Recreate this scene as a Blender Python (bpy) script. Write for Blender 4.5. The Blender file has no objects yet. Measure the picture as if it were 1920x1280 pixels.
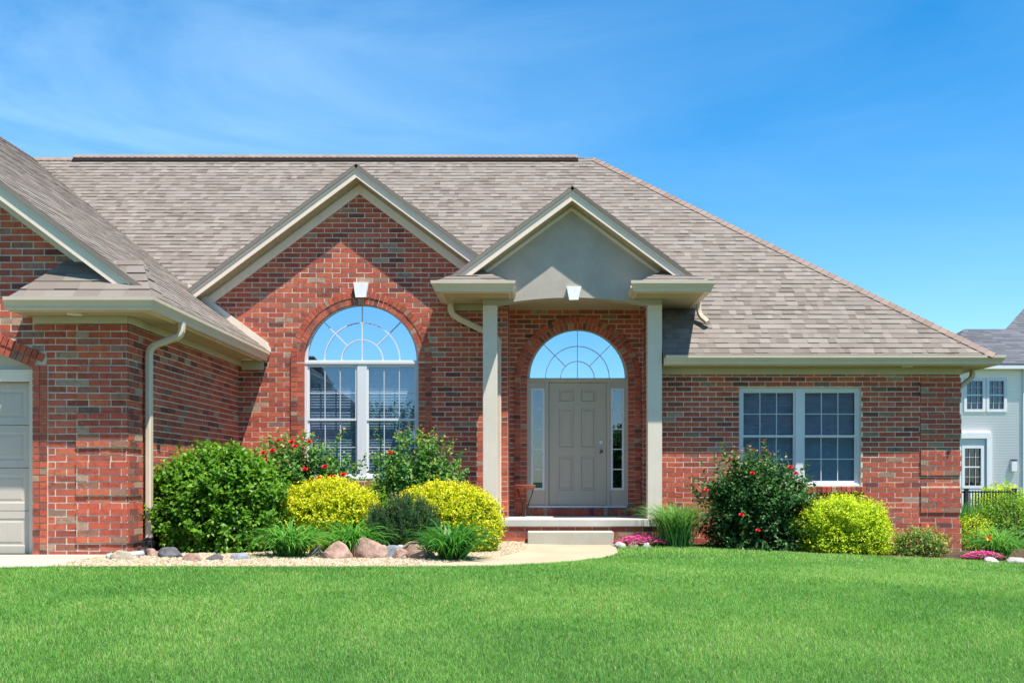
import bpy, math, random
import numpy as np
from mathutils import Vector, noise, Matrix
from mathutils.geometry import tessellate_polygon

random.seed(7)
rng = np.random.default_rng(11)
SC = bpy.context.scene
COL = SC.collection
F = 1950.0            # focal length in photograph pixels
CX, CY = 1000.0, 897.0  # principal point of the photograph (the horizon is at CY)

def at(px, py, Y):
    return ((px - CX) * Y / F, Y, (CY - py) * Y / F)

# ------------------------------------------------------------------ helpers
def new_obj(name, mesh, mat=None, parent=None):
    o = bpy.data.objects.new(name, mesh)
    if mat is not None:
        for m in (mat if isinstance(mat, (list, tuple)) else [mat]):
            mesh.materials.append(m)
    COL.objects.link(o)
    if parent is not None:
        o.parent = parent
        o.matrix_parent_inverse = parent.matrix_world.inverted() if False else Matrix.Translation(-Vector(parent.get('base', (0, 0, 0))))
    return o

def tag(o, label=None, cat=None, group=None, kind=None):
    if label: o['label'] = label
    if cat: o['category'] = cat
    if group: o['group'] = group
    if kind: o['kind'] = kind
    return o

def thing(name, label, cat, loc=(0, 0, 0), group=None):
    """an Empty at the base of a thing; its parts are modelled in world coordinates"""
    o = bpy.data.objects.new(name, None)
    COL.objects.link(o)
    o.location = loc
    o['base'] = tuple(float(c) for c in loc)
    o.empty_display_size = 0.2
    return tag(o, label, cat, group)

class MB:
    def __init__(s):
        s.v = []; s.f = []; s.uv = []; s.mi = []
    def face(s, pts, uv=None, mi=0):
        n = len(s.v); s.v.extend(tuple(p) for p in pts)
        s.f.append(tuple(range(n, n + len(pts))))
        s.uv.append(uv); s.mi.append(mi)
    def hexa(s, c, mi=0, skip=()):
        """8 corners: bottom ring 0-3, top ring 4-7"""
        n = len(s.v); s.v.extend(tuple(p) for p in c)
        for k, q in enumerate(((3, 2, 1, 0), (4, 5, 6, 7), (0, 1, 5, 4), (1, 2, 6, 5), (2, 3, 7, 6), (3, 0, 4, 7))):
            if k in skip: continue
            s.f.append(tuple(n + i for i in q)); s.uv.append(None); s.mi.append(mi)
    def box(s, x0, x1, y0, y1, z0, z1, mi=0):
        s.hexa([(x0, y0, z0), (x1, y0, z0), (x1, y1, z0), (x0, y1, z0),
                (x0, y0, z1), (x1, y0, z1), (x1, y1, z1), (x0, y1, z1)], mi)
    def prism(s, outer, holes, fmap, d0, d1, mi=0):
        """2-D polygon (u,v) with holes, extruded from depth d0 to d1 through fmap(u,v,d)"""
        loops = [outer] + list(holes)
        tris = tessellate_polygon([[Vector((p[0], p[1], 0)) for p in l] for l in loops])
        flat = [p for l in loops for p in l]
        n = len(s.v)
        for d in (d0, d1):
            s.v.extend(tuple(fmap(p[0], p[1], d)) for p in flat)
        N = len(flat)
        for t in tris:
            s.f.append((n + t[0], n + t[1], n + t[2])); s.uv.append(None); s.mi.append(mi)
            s.f.append((n + N + t[2], n + N + t[1], n + N + t[0])); s.uv.append(None); s.mi.append(mi)
        k = 0
        for l in loops:
            m = len(l)
            for i in range(m):
                a, b = k + i, k + (i + 1) % m
                s.f.append((n + a, n + b, n + N + b, n + N + a)); s.uv.append(None); s.mi.append(mi)
            k += m
    def tube(s, pts, r, seg=8, closed_ends=True, mi=0):
        pts = [Vector(p) for p in pts]
        rr = r if isinstance(r, (list, tuple)) else [r] * len(pts)
        rings = []
        for i, p in enumerate(pts):
            t = (pts[min(i + 1, len(pts) - 1)] - pts[max(i - 1, 0)]).normalized()
            a = Vector((0, 0, 1)) if abs(t.z) < 0.9 else Vector((1, 0, 0))
            u = t.cross(a).normalized(); w = t.cross(u)
            n = len(s.v)
            for k in range(seg):
                an = 2 * math.pi * k / seg
                s.v.append(tuple(p + (u * math.cos(an) + w * math.sin(an)) * rr[i]))
            rings.append(n)
        for i in range(len(pts) - 1):
            for k in range(seg):
                k2 = (k + 1) % seg
                s.f.append((rings[i] + k, rings[i] + k2, rings[i + 1] + k2, rings[i + 1] + k)); s.uv.append(None); s.mi.append(mi)
        if closed_ends:
            s.f.append(tuple(rings[0] + k for k in range(seg))[::-1]); s.uv.append(None); s.mi.append(mi)
            s.f.append(tuple(rings[-1] + k for k in range(seg))); s.uv.append(None); s.mi.append(mi)
    def build(s, name, mat, parent=None, smooth=False, bevel=0):
        me = bpy.data.meshes.new(name)
        me.from_pydata(s.v, [], s.f)
        if any(s.mi):
            me.polygons.foreach_set('material_index', s.mi)
        if smooth:
            me.polygons.foreach_set('use_smooth', [True] * len(me.polygons))
        me.update()
        o = new_obj(name, me, mat, parent)
        if bevel:
            b = o.modifiers.new('bevel', 'BEVEL'); b.width = bevel; b.segments = 2; b.limit_method = 'ANGLE'
        return o

def front(Y):
    return lambda u, v, d: (u, Y + d, v)

def np_mesh(name, verts, faces_tri=None, faces_quad=None, attr=None, smooth=False):
    me = bpy.data.meshes.new(name)
    nv = len(verts); me.vertices.add(nv)
    me.vertices.foreach_set('co', np.ascontiguousarray(verts, dtype=np.float32).ravel())
    loops = []; starts = []; tot = []
    c = 0
    if faces_quad is not None and len(faces_quad):
        loops.append(faces_quad.ravel()); k = len(faces_quad)
        starts.append(c + 4 * np.arange(k)); tot.append(np.full(k, 4)); c += 4 * k
    if faces_tri is not None and len(faces_tri):
        loops.append(faces_tri.ravel()); k = len(faces_tri)
        starts.append(c + 3 * np.arange(k)); tot.append(np.full(k, 3)); c += 3 * k
    L = np.concatenate(loops).astype(np.int32)
    S = np.concatenate(starts).astype(np.int32)
    me.loops.add(len(L)); me.loops.foreach_set('vertex_index', L)
    me.polygons.add(len(S)); me.polygons.foreach_set('loop_start', S)
    try: me.polygons.foreach_set('loop_total', np.concatenate(tot).astype(np.int32))
    except Exception: pass
    if smooth: me.polygons.foreach_set('use_smooth', np.ones(len(S), dtype=bool))
    if attr:
        for k, a in attr.items():
            at_ = me.attributes.new(k, 'FLOAT', 'POINT')
            at_.data.foreach_set('value', np.ascontiguousarray(a, dtype=np.float32))
    me.update(calc_edges=True)
    me.validate()
    return me

# ------------------------------------------------------------------ materials
class NT:
    def __init__(s, name):
        s.m = bpy.data.materials.new(name); s.m.use_nodes = True
        s.t = s.m.node_tree; s.t.nodes.clear()
        s.out = s.n('ShaderNodeOutputMaterial')
    def n(s, typ, **kw):
        nd = s.t.nodes.new(typ)
        for k, v in kw.items():
            if k.startswith('i_'):
                key = k[2:]
                key = int(key) if key.isdigit() else key.replace('_', ' ')
                nd.inputs[key].default_value = v
            else: setattr(nd, k, v)
        return nd
    def l(s, a, b): s.t.links.new(a, b)
    def ramp(s, fac, stops, interp='LINEAR'):
        r = s.n('ShaderNodeValToRGB'); r.color_ramp.interpolation = interp
        e = r.color_ramp.elements
        while len(e) < len(stops): e.new(0.5)
        for el, (p, c) in zip(e, stops):
            el.position = p; el.color = (*c, 1) if len(c) == 3 else c
        s.l(fac, r.inputs[0]); return r.outputs[0]
    def mix(s, fac, a, b, mode='MIX'):
        m = s.n('ShaderNodeMix', data_type='RGBA', blend_type=mode)
        for v, i in ((fac, 0), (a, 6), (b, 7)):
            if hasattr(v, 'links') or hasattr(v, 'is_linked'): s.l(v, m.inputs[i])
            else: m.inputs[i].default_value = (*v, 1) if isinstance(v, tuple) and len(v) == 3 else v
        return m.outputs[2]
    def math(s, op, a, b=0.0, c=None):
        m = s.n('ShaderNodeMath', operation=op)
        for v, i in ((a, 0), (b, 1)) + (((c, 2),) if c is not None else ()):
            if hasattr(v, 'is_linked'): s.l(v, m.inputs[i])
            else: m.inputs[i].default_value = v
        return m.outputs[0]
    def noise(s, scale, detail=3.0, rough=0.55, vec=None, out='Fac'):
        nz = s.n('ShaderNodeTexNoise'); nz.inputs['Scale'].default_value = scale
        nz.inputs['Detail'].default_value = detail; nz.inputs['Roughness'].default_value = rough
        if vec is None:
            vec = s.pos()
        s.l(vec, nz.inputs['Vector']); return nz.outputs[out]
    def pos(s):
        if not hasattr(s, '_p'): s._p = s.n('ShaderNodeTexCoord').outputs['Object']
        return s._p
    def island(s): return s.n('ShaderNodeNewGeometry').outputs['Random Per Island']
    def attr(s, name): return s.n('ShaderNodeAttribute', attribute_name=name).outputs['Fac']
    def bsdf(s, color, rough=0.6, spec=0.4, bump=None, bs=0.3, bd=0.01, metallic=0.0):
        b = s.n('ShaderNodeBsdfPrincipled')
        for v, i in ((color, 'Base Color'), (rough, 'Roughness'), (metallic, 'Metallic'), (spec, 'Specular IOR Level')):
            if hasattr(v, 'is_linked'): s.l(v, b.inputs[i])
            else: b.inputs[i].default_value = (*v, 1) if isinstance(v, tuple) else v
        if bump is not None:
            bp = s.n('ShaderNodeBump'); bp.inputs['Strength'].default_value = bs; bp.inputs['Distance'].default_value = bd
            s.l(bump, bp.inputs['Height']); s.l(bp.outputs[0], b.inputs['Normal'])
        s.b = b
        s.l(b.outputs[0], s.out.inputs[0]); return s.m

def mat_brick():
    t = NT('brick'); r = t.island()
    base = t.ramp(r, [(0.0, (.13, .046, .040)), (.07, (.23, .060, .045)), (.16, (.40, .076, .047)), (.38, (.51, .096, .053)),
                      (.63, (.58, .142, .072)), (.81, (.45, .100, .058)), (.91, (.28, .086, .058)), (.965, (.46, .31, .21)), (1.0, (.18, .09, .07))])
    n1 = t.noise(38, 4, .65); n2 = t.noise(9, 3, .6)
    c = t.mix(t.math('MULTIPLY', t.ramp(n1, [(.38, (0, 0, 0)), (.68, (1, 1, 1))]), .35), base, (.24, .11, .075))
    big = t.noise(.9, 5, .65)
    c = t.mix(t.math('MULTIPLY', t.ramp(big, [(.45, (0, 0, 0)), (.75, (1, 1, 1))]), .35), c, t.mix(1.0, c, (.55, .50, .47), 'MULTIPLY'))
    blot = t.noise(17, 3, .7)
    c = t.mix(t.math('MULTIPLY', t.ramp(blot, [(.50, (0, 0, 0)), (.66, (1, 1, 1))]), .55), c, t.mix(1.0, c, (.50, .44, .44), 'MULTIPLY'))
    # lime smears on some bricks
    w = t.math('MULTIPLY', t.ramp(t.noise(26, 5, .7), [(.60, (0, 0, 0)), (.72, (1, 1, 1))]), t.ramp(n2, [(.44, (0, 0, 0)), (.60, (1, 1, 1))]))
    c = t.mix(t.math('MULTIPLY', w, .85), c, (.52, .46, .38))
    return t.bsdf(c, .85, .25, bump=n1, bs=.5, bd=.006)

def mat_mortar():
    t = NT('mortar')
    c = t.ramp(t.noise(14, 4), [(.3, (.47, .40, .31)), (.7, (.72, .63, .51))])
    return t.bsdf(c, .95, .1, bump=t.noise(120, 2), bs=.4, bd=.004)

def mat_shingle(name, cols, dark=.55):
    t = NT(name); r = t.island()
    base = t.ramp(r, [(i / (len(cols) - 1), c) for i, c in enumerate(cols)])
    g = t.noise(260, 2, .7)
    c = t.mix(t.math('MULTIPLY', t.ramp(g, [(.35, (0, 0, 0)), (.65, (1, 1, 1))]), .35), base, tuple(x * dark for x in cols[len(cols) // 2]))
    c = t.mix(t.math('MULTIPLY', t.ramp(t.noise(1.1, 4, .6), [(.35, (0, 0, 0)), (.75, (1, 1, 1))]), .3), c, tuple(x * .8 for x in cols[0]))
    return t.bsdf(c, .92, .15, bump=g, bs=.5, bd=.004)

def mat_paint(name, col, rough=.5, var=.1, spec=.35, fine=60):
    t = NT(name)
    n = t.noise(2.3, 5, .65)
    c = t.mix(t.math('MULTIPLY', t.ramp(n, [(.35, (0, 0, 0)), (.7, (1, 1, 1))]), 1.0), tuple(x * (1 - var) for x in col), col)
    mp_ = t.n('ShaderNodeMapping'); mp_.inputs['Scale'].default_value = (16, 16, .9); t.l(t.pos(), mp_.inputs[0])
    st_ = t.noise(1.0, 4, .7, vec=mp_.outputs[0])
    c = t.mix(t.math('MULTIPLY', t.ramp(st_, [(.52, (0, 0, 0)), (.75, (1, 1, 1))]), .28), c, tuple(x * y for x, y in zip(col, (.70, .66, .60))))
    return t.bsdf(c, rough, spec, bump=t.noise(fine, 3), bs=.12, bd=.004)

def mat_soffit():
    t = NT('vinyl soffit')
    sep = t.n('ShaderNodeSeparateXYZ'); t.l(t.pos(), sep.inputs[0])
    s = t.math('ADD', sep.outputs[0], sep.outputs[1])
    w = t.math('FRACT', t.math('MULTIPLY', s, 9.5))
    g = t.ramp(w, [(0, (0, 0, 0)), (.06, (1, 1, 1)), (.94, (1, 1, 1)), (1, (0, 0, 0))])
    return t.bsdf((.45, .37, .25), .5, .3, bump=g, bs=.8, bd=.006)  # darkened and warmed: bounce light under the eaves put into the colour

def mat_stucco():
    t = NT('stucco')
    c = t.ramp(t.noise(3.5, 6, .7), [(.3, (.37, .33, .285)), (.7, (.44, .395, .345))])
    return t.bsdf(c, .9, .15, bump=t.noise(150, 4, .7), bs=.5, bd=.006)

def mat_concrete(name, a, b):
    t = NT(name)
    n = t.noise(1.7, 8, .68)
    c = t.ramp(n, [(.3, a), (.7, b)])
    sp = t.ramp(t.noise(140, 2), [(.60, (0, 0, 0)), (.72, (1, 1, 1))])
    c = t.mix(t.math('MULTIPLY', sp, .35), c, tuple(x * .6 for x in a))
    return t.bsdf(c, .88, .2, bump=t.noise(180, 3), bs=.3, bd=.003)

def mat_glass(name, refl, tint=(.62, .68, .72), gcol=(.9, .95, 1)):
    t = NT(name)
    tr = t.n('ShaderNodeBsdfTransparent'); tr.inputs[0].default_value = (*tint, 1)
    gl = t.n('ShaderNodeBsdfGlossy'); gl.inputs[0].default_value = (*gcol, 1); gl.inputs[1].default_value = .0
    bp = t.n('ShaderNodeBump'); bp.inputs['Strength'].default_value = .04; bp.inputs['Distance'].default_value = .02
    t.l(t.noise(1.6, 1), bp.inputs['Height']); t.l(bp.outputs[0], gl.inputs['Normal'])
    mx = t.n('ShaderNodeMixShader'); mx.inputs[0].default_value = refl
    t.l(tr.outputs[0], mx.inputs[1]); t.l(gl.outputs[0], mx.inputs[2]); t.l(mx.outputs[0], t.out.inputs[0])
    return t.m

def mat_leaf(name, stops, rough=.45, trans=.35, spec=.35):
    t = NT(name); a = t.attr('tint')
    c = t.ramp(a, stops)
    b = t.n('ShaderNodeBsdfPrincipled'); t.l(c, b.inputs['Base Color'])
    b.inputs['Roughness'].default_value = rough; b.inputs['Specular IOR Level'].default_value = spec
    tl = t.n('ShaderNodeBsdfTranslucent')
    t.l(t.mix(.5, c, t.mix(1.0, c, (1.0, 1.0, .35), 'MULTIPLY')), tl.inputs[0])
    mx = t.n('ShaderNodeMixShader'); mx.inputs[0].default_value = trans
    t.l(b.outputs[0], mx.inputs[1]); t.l(tl.outputs[0], mx.inputs[2]); t.l(mx.outputs[0], t.out.inputs[0])
    return t.m

def mat_plain(name, col, rough=.6, spec=.4, metallic=0.0, var=.15, sc=12):
    t = NT(name)
    c = t.ramp(t.noise(sc, 4), [(.3, tuple(x * (1 - var) for x in col)), (.7, tuple(min(1, x * (1 + var)) for x in col))])
    return t.bsdf(c, rough, spec, metallic=metallic)

M = {}
M['brick'] = mat_brick(); M['mortar'] = mat_mortar()
M['shingle'] = mat_shingle('weathered shingle', [(.160, .133, .112), (.222, .190, .162), (.265, .230, .198), (.192, .162, .138), (.285, .250, .216), (.235, .206, .180), (.205, .168, .146)])
M['trim'] = mat_paint('beige trim paint', (.78, .645, .52), .45, .07)
M['gutter'] = mat_paint('beige gutter metal', (.63, .52, .40), .35, .08, .45)
M['soffit'] = mat_soffit(); M['stucco'] = mat_stucco()
M['post'] = mat_paint('post paint', (.64, .57, .48), .55, .08)
M['frieze'] = mat_paint('bounce tinted frieze paint', (.52, .45, .34), .5, .06)  # trim tone darkened and yellowed, carrying the eave shade and bounce light
M['white'] = mat_paint('white vinyl', (.64, .65, .67), .35, .05, .45)
M['muntin'] = mat_paint('dimmed white grille', (.50, .53, .56), .4, .04)  # white vinyl dimmed and blued, painting in the veil of the glass
M['cast'] = mat_paint('white cast stone', (.80, .79, .76), .7, .08, .3, 150)
M['door'] = mat_paint('taupe door paint', (.45, .385, .305), .42, .05, .4)
M['doortrim'] = mat_paint('taupe trim paint', (.48, .415, .33), .45, .06)
M['garage'] = mat_paint('garage door paint', (.49, .435, .37), .45, .05)
M['concrete'] = mat_concrete('concrete', (.36, .335, .27), (.46, .43, .355))
M['slabstone'] = mat_concrete('porch slab concrete', (.40, .385, .34), (.52, .50, .45))
M['glass_sky'] = mat_glass('reflective arched glass', .80, (.30, .33, .36), (.50, .72, 1))
M['glass'] = mat_glass('window glass', .13, (.70, .78, .84), (.62, .79, 1))
M['glass_dark'] = mat_glass('dark window glass', .10, (.20, .26, .36), (.55, .75, 1))
M['blind'] = mat_plain('window blind', (.52, .55, .58), .6, .3)
M['dark'] = mat_plain('dark interior', (.05, .05, .055), .9, .1)  # near-black colour painting in the darkness of unlit rooms
M['black'] = mat_plain('black plastic', (.02, .02, .022), .5, .4)
M['vent'] = mat_plain('black ridge vent', (.018, .016, .016), .9, .1)
M['nickel'] = mat_plain('brushed nickel', (.55, .52, .47), .3, .5, 1.0)
M['iron'] = mat_plain('wrought iron', (.03, .027, .025), .5, .4)
M['terracotta'] = mat_plain('terracotta', (.30, .10, .055), .8, .2)
M['lamp'] = mat_plain('frosted lamp lens', (.8, .78, .72), .3, .5)

# ------------------------------------------------------------------ terrain
TX = [-600, -4.7, .5, 1.5, 3.5, 6.0, 8.0, 16.0, 40, 600]
TZ = [-.88, -.88, -.985, -.99, -1.04, -1.13, -1.18, -1.18, -1.1, -1.1]
def terr(x, y):
    x = np.asarray(x, float); y = np.asarray(y, float)
    z = np.interp(x, TX, TZ)
    d = np.clip(10.5 - y, 0, 14)
    return z - .042 * d - .0022 * d * d * (d < 14) - .0022 * 196 * (d >= 14)
def terr1(x, y): return float(terr(x, y))

gx = [-600, -250, -120, -60, -36, -24] + list(np.arange(-18, 18.01, .5)) + [22, 28, 36, 60, 120, 250, 600]
gy = [-600, -250, -100, -40, -15, -8, -4] + list(np.arange(-3.5, 24.01, .5)) + [30, 40, 60, 120, 250, 600]

def clip(poly, axis, val, keep_ge):
    out = []
    n = len(poly)
    for i in range(n):
        a, b = poly[i], poly[(i + 1) % n]
        da = (a[axis] - val) * (1 if keep_ge else -1); db = (b[axis] - val) * (1 if keep_ge else -1)
        if da >= 0: out.append(a)
        if (da >= 0) != (db >= 0):
            t = da / (da - db)
            out.append((a[0] + (b[0] - a[0]) * t, a[1] + (b[1] - a[1]) * t))
    return out

def drape(poly, off):
    """a ground sheet: polygon cut by the terrain grid and laid on the terrain"""
    mb = MB()
    x0, x1 = min(p[0] for p in poly), max(p[0] for p in poly)
    y0, y1 = min(p[1] for p in poly), max(p[1] for p in poly)
    xs = [x for x in gx if x0 < x < x1]; ys = [y for y in gy if y0 < y < y1]
    xs = [x0 - 1] + xs + [x1 + 1]; ys = [y0 - 1] + ys + [y1 + 1]
    for i in range(len(xs) - 1):
        c = clip(clip(poly, 0, xs[i], True), 0, xs[i + 1], False)
        if len(c) < 3: continue
        for j in range(len(ys) - 1):
            d = clip(clip(c, 1, ys[j], True), 1, ys[j + 1], False)
            if len(d) < 3: continue
            ar = sum(d[k][0] * d[(k + 1) % len(d)][1] - d[(k + 1) % len(d)][0] * d[k][1] for k in range(len(d)))
            if abs(ar) < 1e-6: continue
            mb.face([(p[0], p[1], terr1(p[0], p[1]) + off) for p in d])
    return mb

def poly_inside(px, py, poly):
    ins = np.zeros(len(px), bool); n = len(poly)
    for i in range(n):
        xa, ya = poly[i]; xb, yb = poly[(i + 1) % n]
        c = ((ya > py) != (yb > py)) & (px < (xb - xa) * (py - ya) / ((yb - ya) if yb != ya else 1e-9) + xa)
        ins ^= c
    return ins

# ground sheet
X_, Y_ = np.meshgrid(gx, gy); Z_ = terr(X_, Y_)
nx_, ny_ = len(gx), len(gy)
idx = np.arange(nx_ * ny_).reshape(ny_, nx_)
quads = np.stack([idx[:-1, :-1], idx[:-1, 1:], idx[1:, 1:], idx[1:, :-1]], -1).reshape(-1, 4)
t = NT('ground turf')
c = t.ramp(t.noise(5, 6, .7), [(.3, (.050, .085, .032)), (.7, (.075, .125, .045))])
M['turf'] = t.bsdf(c, .95, .1)
g = new_obj('ground', np_mesh('ground', np.stack([X_, Y_, Z_], -1).reshape(-1, 3), faces_quad=quads), M['turf'])
tag(g, kind='structure')

LAWN_EDGE = [(-30, 10.05), (-6, 10.15), (-4, 10.47), (-2, 10.90), (-.95, 11.22), (-.4, 11.4), (0, 11.75), (.45, 12.2), (.8, 12.75), (1.02, 13.25), (1.12, 13.8), (1.16, 14.4), (1.25, 14.95),
             (1.9, 15.15), (2.5, 15.15), (3.2, 14.85), (4.0, 14.5), (5.0, 14.4), (5.8, 14.3), (6.4, 14.1), (7.5, 14.2), (9, 14.6), (14, 15.5)]
LAWN = LAWN_EDGE + [(14, 4.0), (-30, 4.0)]
DRIVE = [(-30, 10.05), (-6, 10.15), (-4.83, 10.34), (-4.83, 11.93), (-30, 11.93)]
WALK = [(-1.5, 11.04), (-.95, 11.22), (-.4, 11.4), (0, 11.75), (.45, 12.2), (.8, 12.75), (1.02, 13.25), (1.12, 13.8), (1.16, 14.4), (1.19, 15.4), (-.09, 15.4),
        (-.11, 14.2), (-.2, 13.6), (-.36, 13.0), (-.62, 12.4), (-.95, 11.75), (-1.5, 11.16)]
BEDL = [(-4.83, 10.34), (-4, 10.47), (-2, 10.90), (-1.5, 11.04), (-1.5, 11.16), (-.95, 11.75), (-.62, 12.4), (-.36, 13.0), (-.2, 13.6), (-.11, 14.2), (-.09, 15.8), (-.09, 16.6), (-4.75, 16.6), (-4.75, 11.9), (-4.83, 11.9)]
BEDR = [(1.19, 15.8), (1.16, 14.4), (1.25, 14.95), (1.9, 15.15), (2.5, 15.15), (3.2, 14.85), (4.0, 14.5), (5.0, 14.4), (5.8, 14.3), (6.4, 14.1), (7.5, 14.2), (9, 14.6), (9.5, 17.5), (6.8, 19), (6.7, 16.35), (1.19, 16.35)]
tag(drape(DRIVE, .012).build('driveway', M['concrete']), kind='structure')
t = NT('walkway concrete')
c = t.ramp(t.noise(1.4, 8, .68), [(.3, (.36, .30, .20)), (.7, (.44, .37, .26))])
M['walk'] = t.bsdf(c, .9, .15, bump=t.noise(170, 3), bs=.35, bd=.003)
tag(drape(WALK, .012).build('walkway', M['walk']), kind='structure')
t = NT('gravel bed base')
c = t.ramp(t.noise(60, 4, .7), [(.3, (.19, .15, .09)), (.7, (.36, .30, .21))])
M['bed'] = t.bsdf(c, .95, .1, bump=t.noise(70, 3), bs=1, bd=.02)
tag(drape(BEDL, .008).build('gravel_base', M['bed']), kind='structure')
t = NT('mulch')
c = t.ramp(t.noise(30, 4, .7), [(.3, (.05, .032, .02)), (.7, (.13, .085, .055))])
M['mulch'] = t.bsdf(c, .95, .1, bump=t.noise(40, 3), bs=1, bd=.02)
tag(drape(BEDR, .008).build('planting_bed', M['mulch']), kind='structure')

# pebbles (nobody could count them)
def pebbles(poly, n, smin, smax, name, mat, label):
    xs = [p[0] for p in poly]; ys = [p[1] for p in poly]
    x = rng.uniform(min(xs), max(xs), n * 3); y = rng.uniform(min(ys), max(ys), n * 3)
    # favour the visible front of the bed
    k = poly_inside(x, y, poly); x, y = x[k][:n], y[k][:n]; n = len(x)
    s = rng.uniform(smin, smax, n)
    base = np.array([(1, 0, 0), (0, 1, 0), (-1, 0, 0), (0, -1, 0), (.7, .7, .1), (-.7, .7, .1), (-.7, -.7, .1), (.7, -.7, .1), (.1, 0, .75), (0, 0, -.5)])
    P = base[None] * s[:, None, None] * rng.uniform(.7, 1.25, (n, 10, 3))
    a = rng.uniform(0, 6.28, n); ca, sa = np.cos(a), np.sin(a)
    Q = P.copy(); Q[..., 0] = P[..., 0] * ca[:, None] - P[..., 1] * sa[:, None]; Q[..., 1] = P[..., 0] * sa[:, None] + P[..., 1] * ca[:, None]
    Q[..., 0] += x[:, None]; Q[..., 1] += y[:, None]; Q[..., 2] += (terr(x, y) + .012)[:, None]
    ring = [0, 4, 1, 5, 2, 6, 3, 7]
    tri = [(ring[i], ring[(i + 1) % 8], 8) for i in range(8)]
    T = np.array(tri)[None] + (np.arange(n) * 10)[:, None, None]
    o = new_obj(name, np_mesh(name, Q.reshape(-1, 3), faces_tri=T.reshape(-1, 3), attr={'tint': np.repeat(rng.random(n), 10)}), mat)
    return tag(o, label, 'gravel', kind='stuff')
t = NT('pebble')
M['pebble'] = t.bsdf(t.ramp(t.attr('tint'), [(0, (.15, .10, .055)), (.2, (.29, .215, .125)), (.5, (.39, .31, .20)), (.8, (.48, .42, .31)), (1, (.25, .215, .17))]), .8, .25)
pebbles(BEDL, 52000, .009, .020, 'gravel', M['pebble'], 'pale cream gravel covering the shrub bed beside the walkway')

# ------------------------------------------------------------------ brick laying
CH, BL, JT = .0787, .255, .0145   # course height, brick length, joint
def lay(mb, rows, fmap, proud=0.0, z0=-1.3, depth=.02, phase=0.0, zmin=-9, zmax=9):
    """rows(z) -> list of (u0,u1) open runs of wall at that course"""
    z = z0; i = 0
    while z < zmax:
        za, zb = z + JT / 2, z + CH - JT / 2
        zm = z + CH / 2
        if zm > zmin:
            for (u0, u1) in rows(zm):
                off = phase + (BL / 2 if i % 2 else 0)
                k = math.floor((u0 - off) / BL)
                while True:
                    a = off + k * BL; b = a + BL; k += 1
                    if a >= u1: break
                    a = max(a, u0); b = min(b, u1)
                    if b - a < .03: continue
                    a += JT / 2; b -= JT / 2
                    p = -proud + random.uniform(-.0025, .0025)
                    j = random.uniform(-.0015, .0015); j2 = random.uniform(-.0015, .0015)
                    w0, w1 = za + j, zb + j2
                    mb.hexa([fmap(a, w0, p), fmap(b, w0, p), fmap(b, w0, depth), fmap(a, w0, depth),
                             fmap(a, w1, p), fmap(b, w1, p), fmap(b, w1, depth), fmap(a, w1, depth)], 0, skip=(4,))
        z += CH; i += 1

def ring_bricks(mb, cx, cz, r0, r1, a0, a1, Yw, proud, depth, w=.073):
    n = max(1, round((a1 - a0) * r0 / w))
    for k in range(n):
        t0 = a0 + (a1 - a0) * k / n; t1 = a0 + (a1 - a0) * (k + 1) / n
        g0 = .0045 / r0
        t0 += g0; t1 -= g0
        p = -proud + random.uniform(-.002, .002)
        q = []
        for d in (p, depth):
            q.append([(cx + r * math.cos(tt), Yw + d, cz + r * math.sin(tt)) for r, tt in ((r0, t0), (r0, t1), (r1, t1), (r1, t0))])
        mb.hexa([*q[0], *q[1]])

# ------------------------------------------------------------------ THE HOUSE
H = thing('brick_house', 'single storey red brick house with tan shingle roof, gables and white arched window', 'house', (0, 16.5, -1.0))

YG = 16.5      # gabled wall
YR = 16.3      # right wing wall
YD = 17.2      # wall behind the porch
YF = 11.93     # garage front
XS = -4.667    # garage side wall
XA, ZA, PG = -2.757, 4.89, .745      # main gable apex
XP, ZP, PP = .586, 4.39, .74         # porch gable apex
XRG = -10.45; ZRG = 2.0 + .745 * (10.45 - 4.17)   # garage ridge
def G(x): return 2.0 + .745 * (-4.17 - x)
def GT(x): return ZA - PG * abs(x - XA)
def PT(x): return ZP - PP * abs(x - XP)
def Mz(y): return 1.89 + .826 * (y - 15.88)

# --- gabled wall with arched window
WX0, WX1 = (570 - CX) / 118.2, (785 - CX) / 118.2
WC = (WX0 + WX1) / 2; WR = (WX1 - WX0) / 2
WS = (CY - 678) / 118.2; WB = (CY - 897) / 118.2
def arch_pts(cx, cz, r, n=40, a0=0, a1=math.pi):
    return [(cx + r * math.cos(a0 + (a1 - a0) * i / n), cz + r * math.sin(a0 + (a1 - a0) * i / n)) for i in range(n + 1)]
XAL = -.400   # left edge of the porch recess
XAR = 1.815
mb = MB()
hole = arch_pts(WC, WS, WR + .003) + [(WC - WR - .003, WB), (WC + WR + .003, WB)]
mb.prism([(-5.5, -1.3), (XAL - .004, -1.3), (XAL - .004, GT(XAL) - .12), (XA, ZA - .12), (-5.5, GT(-5.5) - .12)], [hole], front(YG), .004, .25)
mb.build('mortar', M['mortar'], None)
w = bpy.data.objects['mortar']; w.name = 'wall'
def as_part(o, parent):
    o.parent = parent; o.matrix_parent_inverse = Matrix.Translation(-Vector(parent.get('base', (0, 0, 0)))); return o
as_part(w, H)
RO = .205     # width of the brick ring
def rows_gable(z):
    top = ZA - .2
    hw = (top - z) / PG
    a, b = max(-5.45, XA - hw), min(XAL, XA + hw)
    if a >= b: return []
    if z < WB - CH: return [(a, b)]
    if z < WS: o = WR + RO - .004
    else:
        q = (WR + RO - .02) ** 2 - (z - WS) ** 2
        if q <= 0: return [(a, b)]
        o = math.sqrt(q)
    return [(a, WC - o), (WC + o, b)]
mb = MB(); lay(mb, rows_gable, front(YG), zmax=4.8)
mb.build('brickwork', M['brick'], w)
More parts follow.
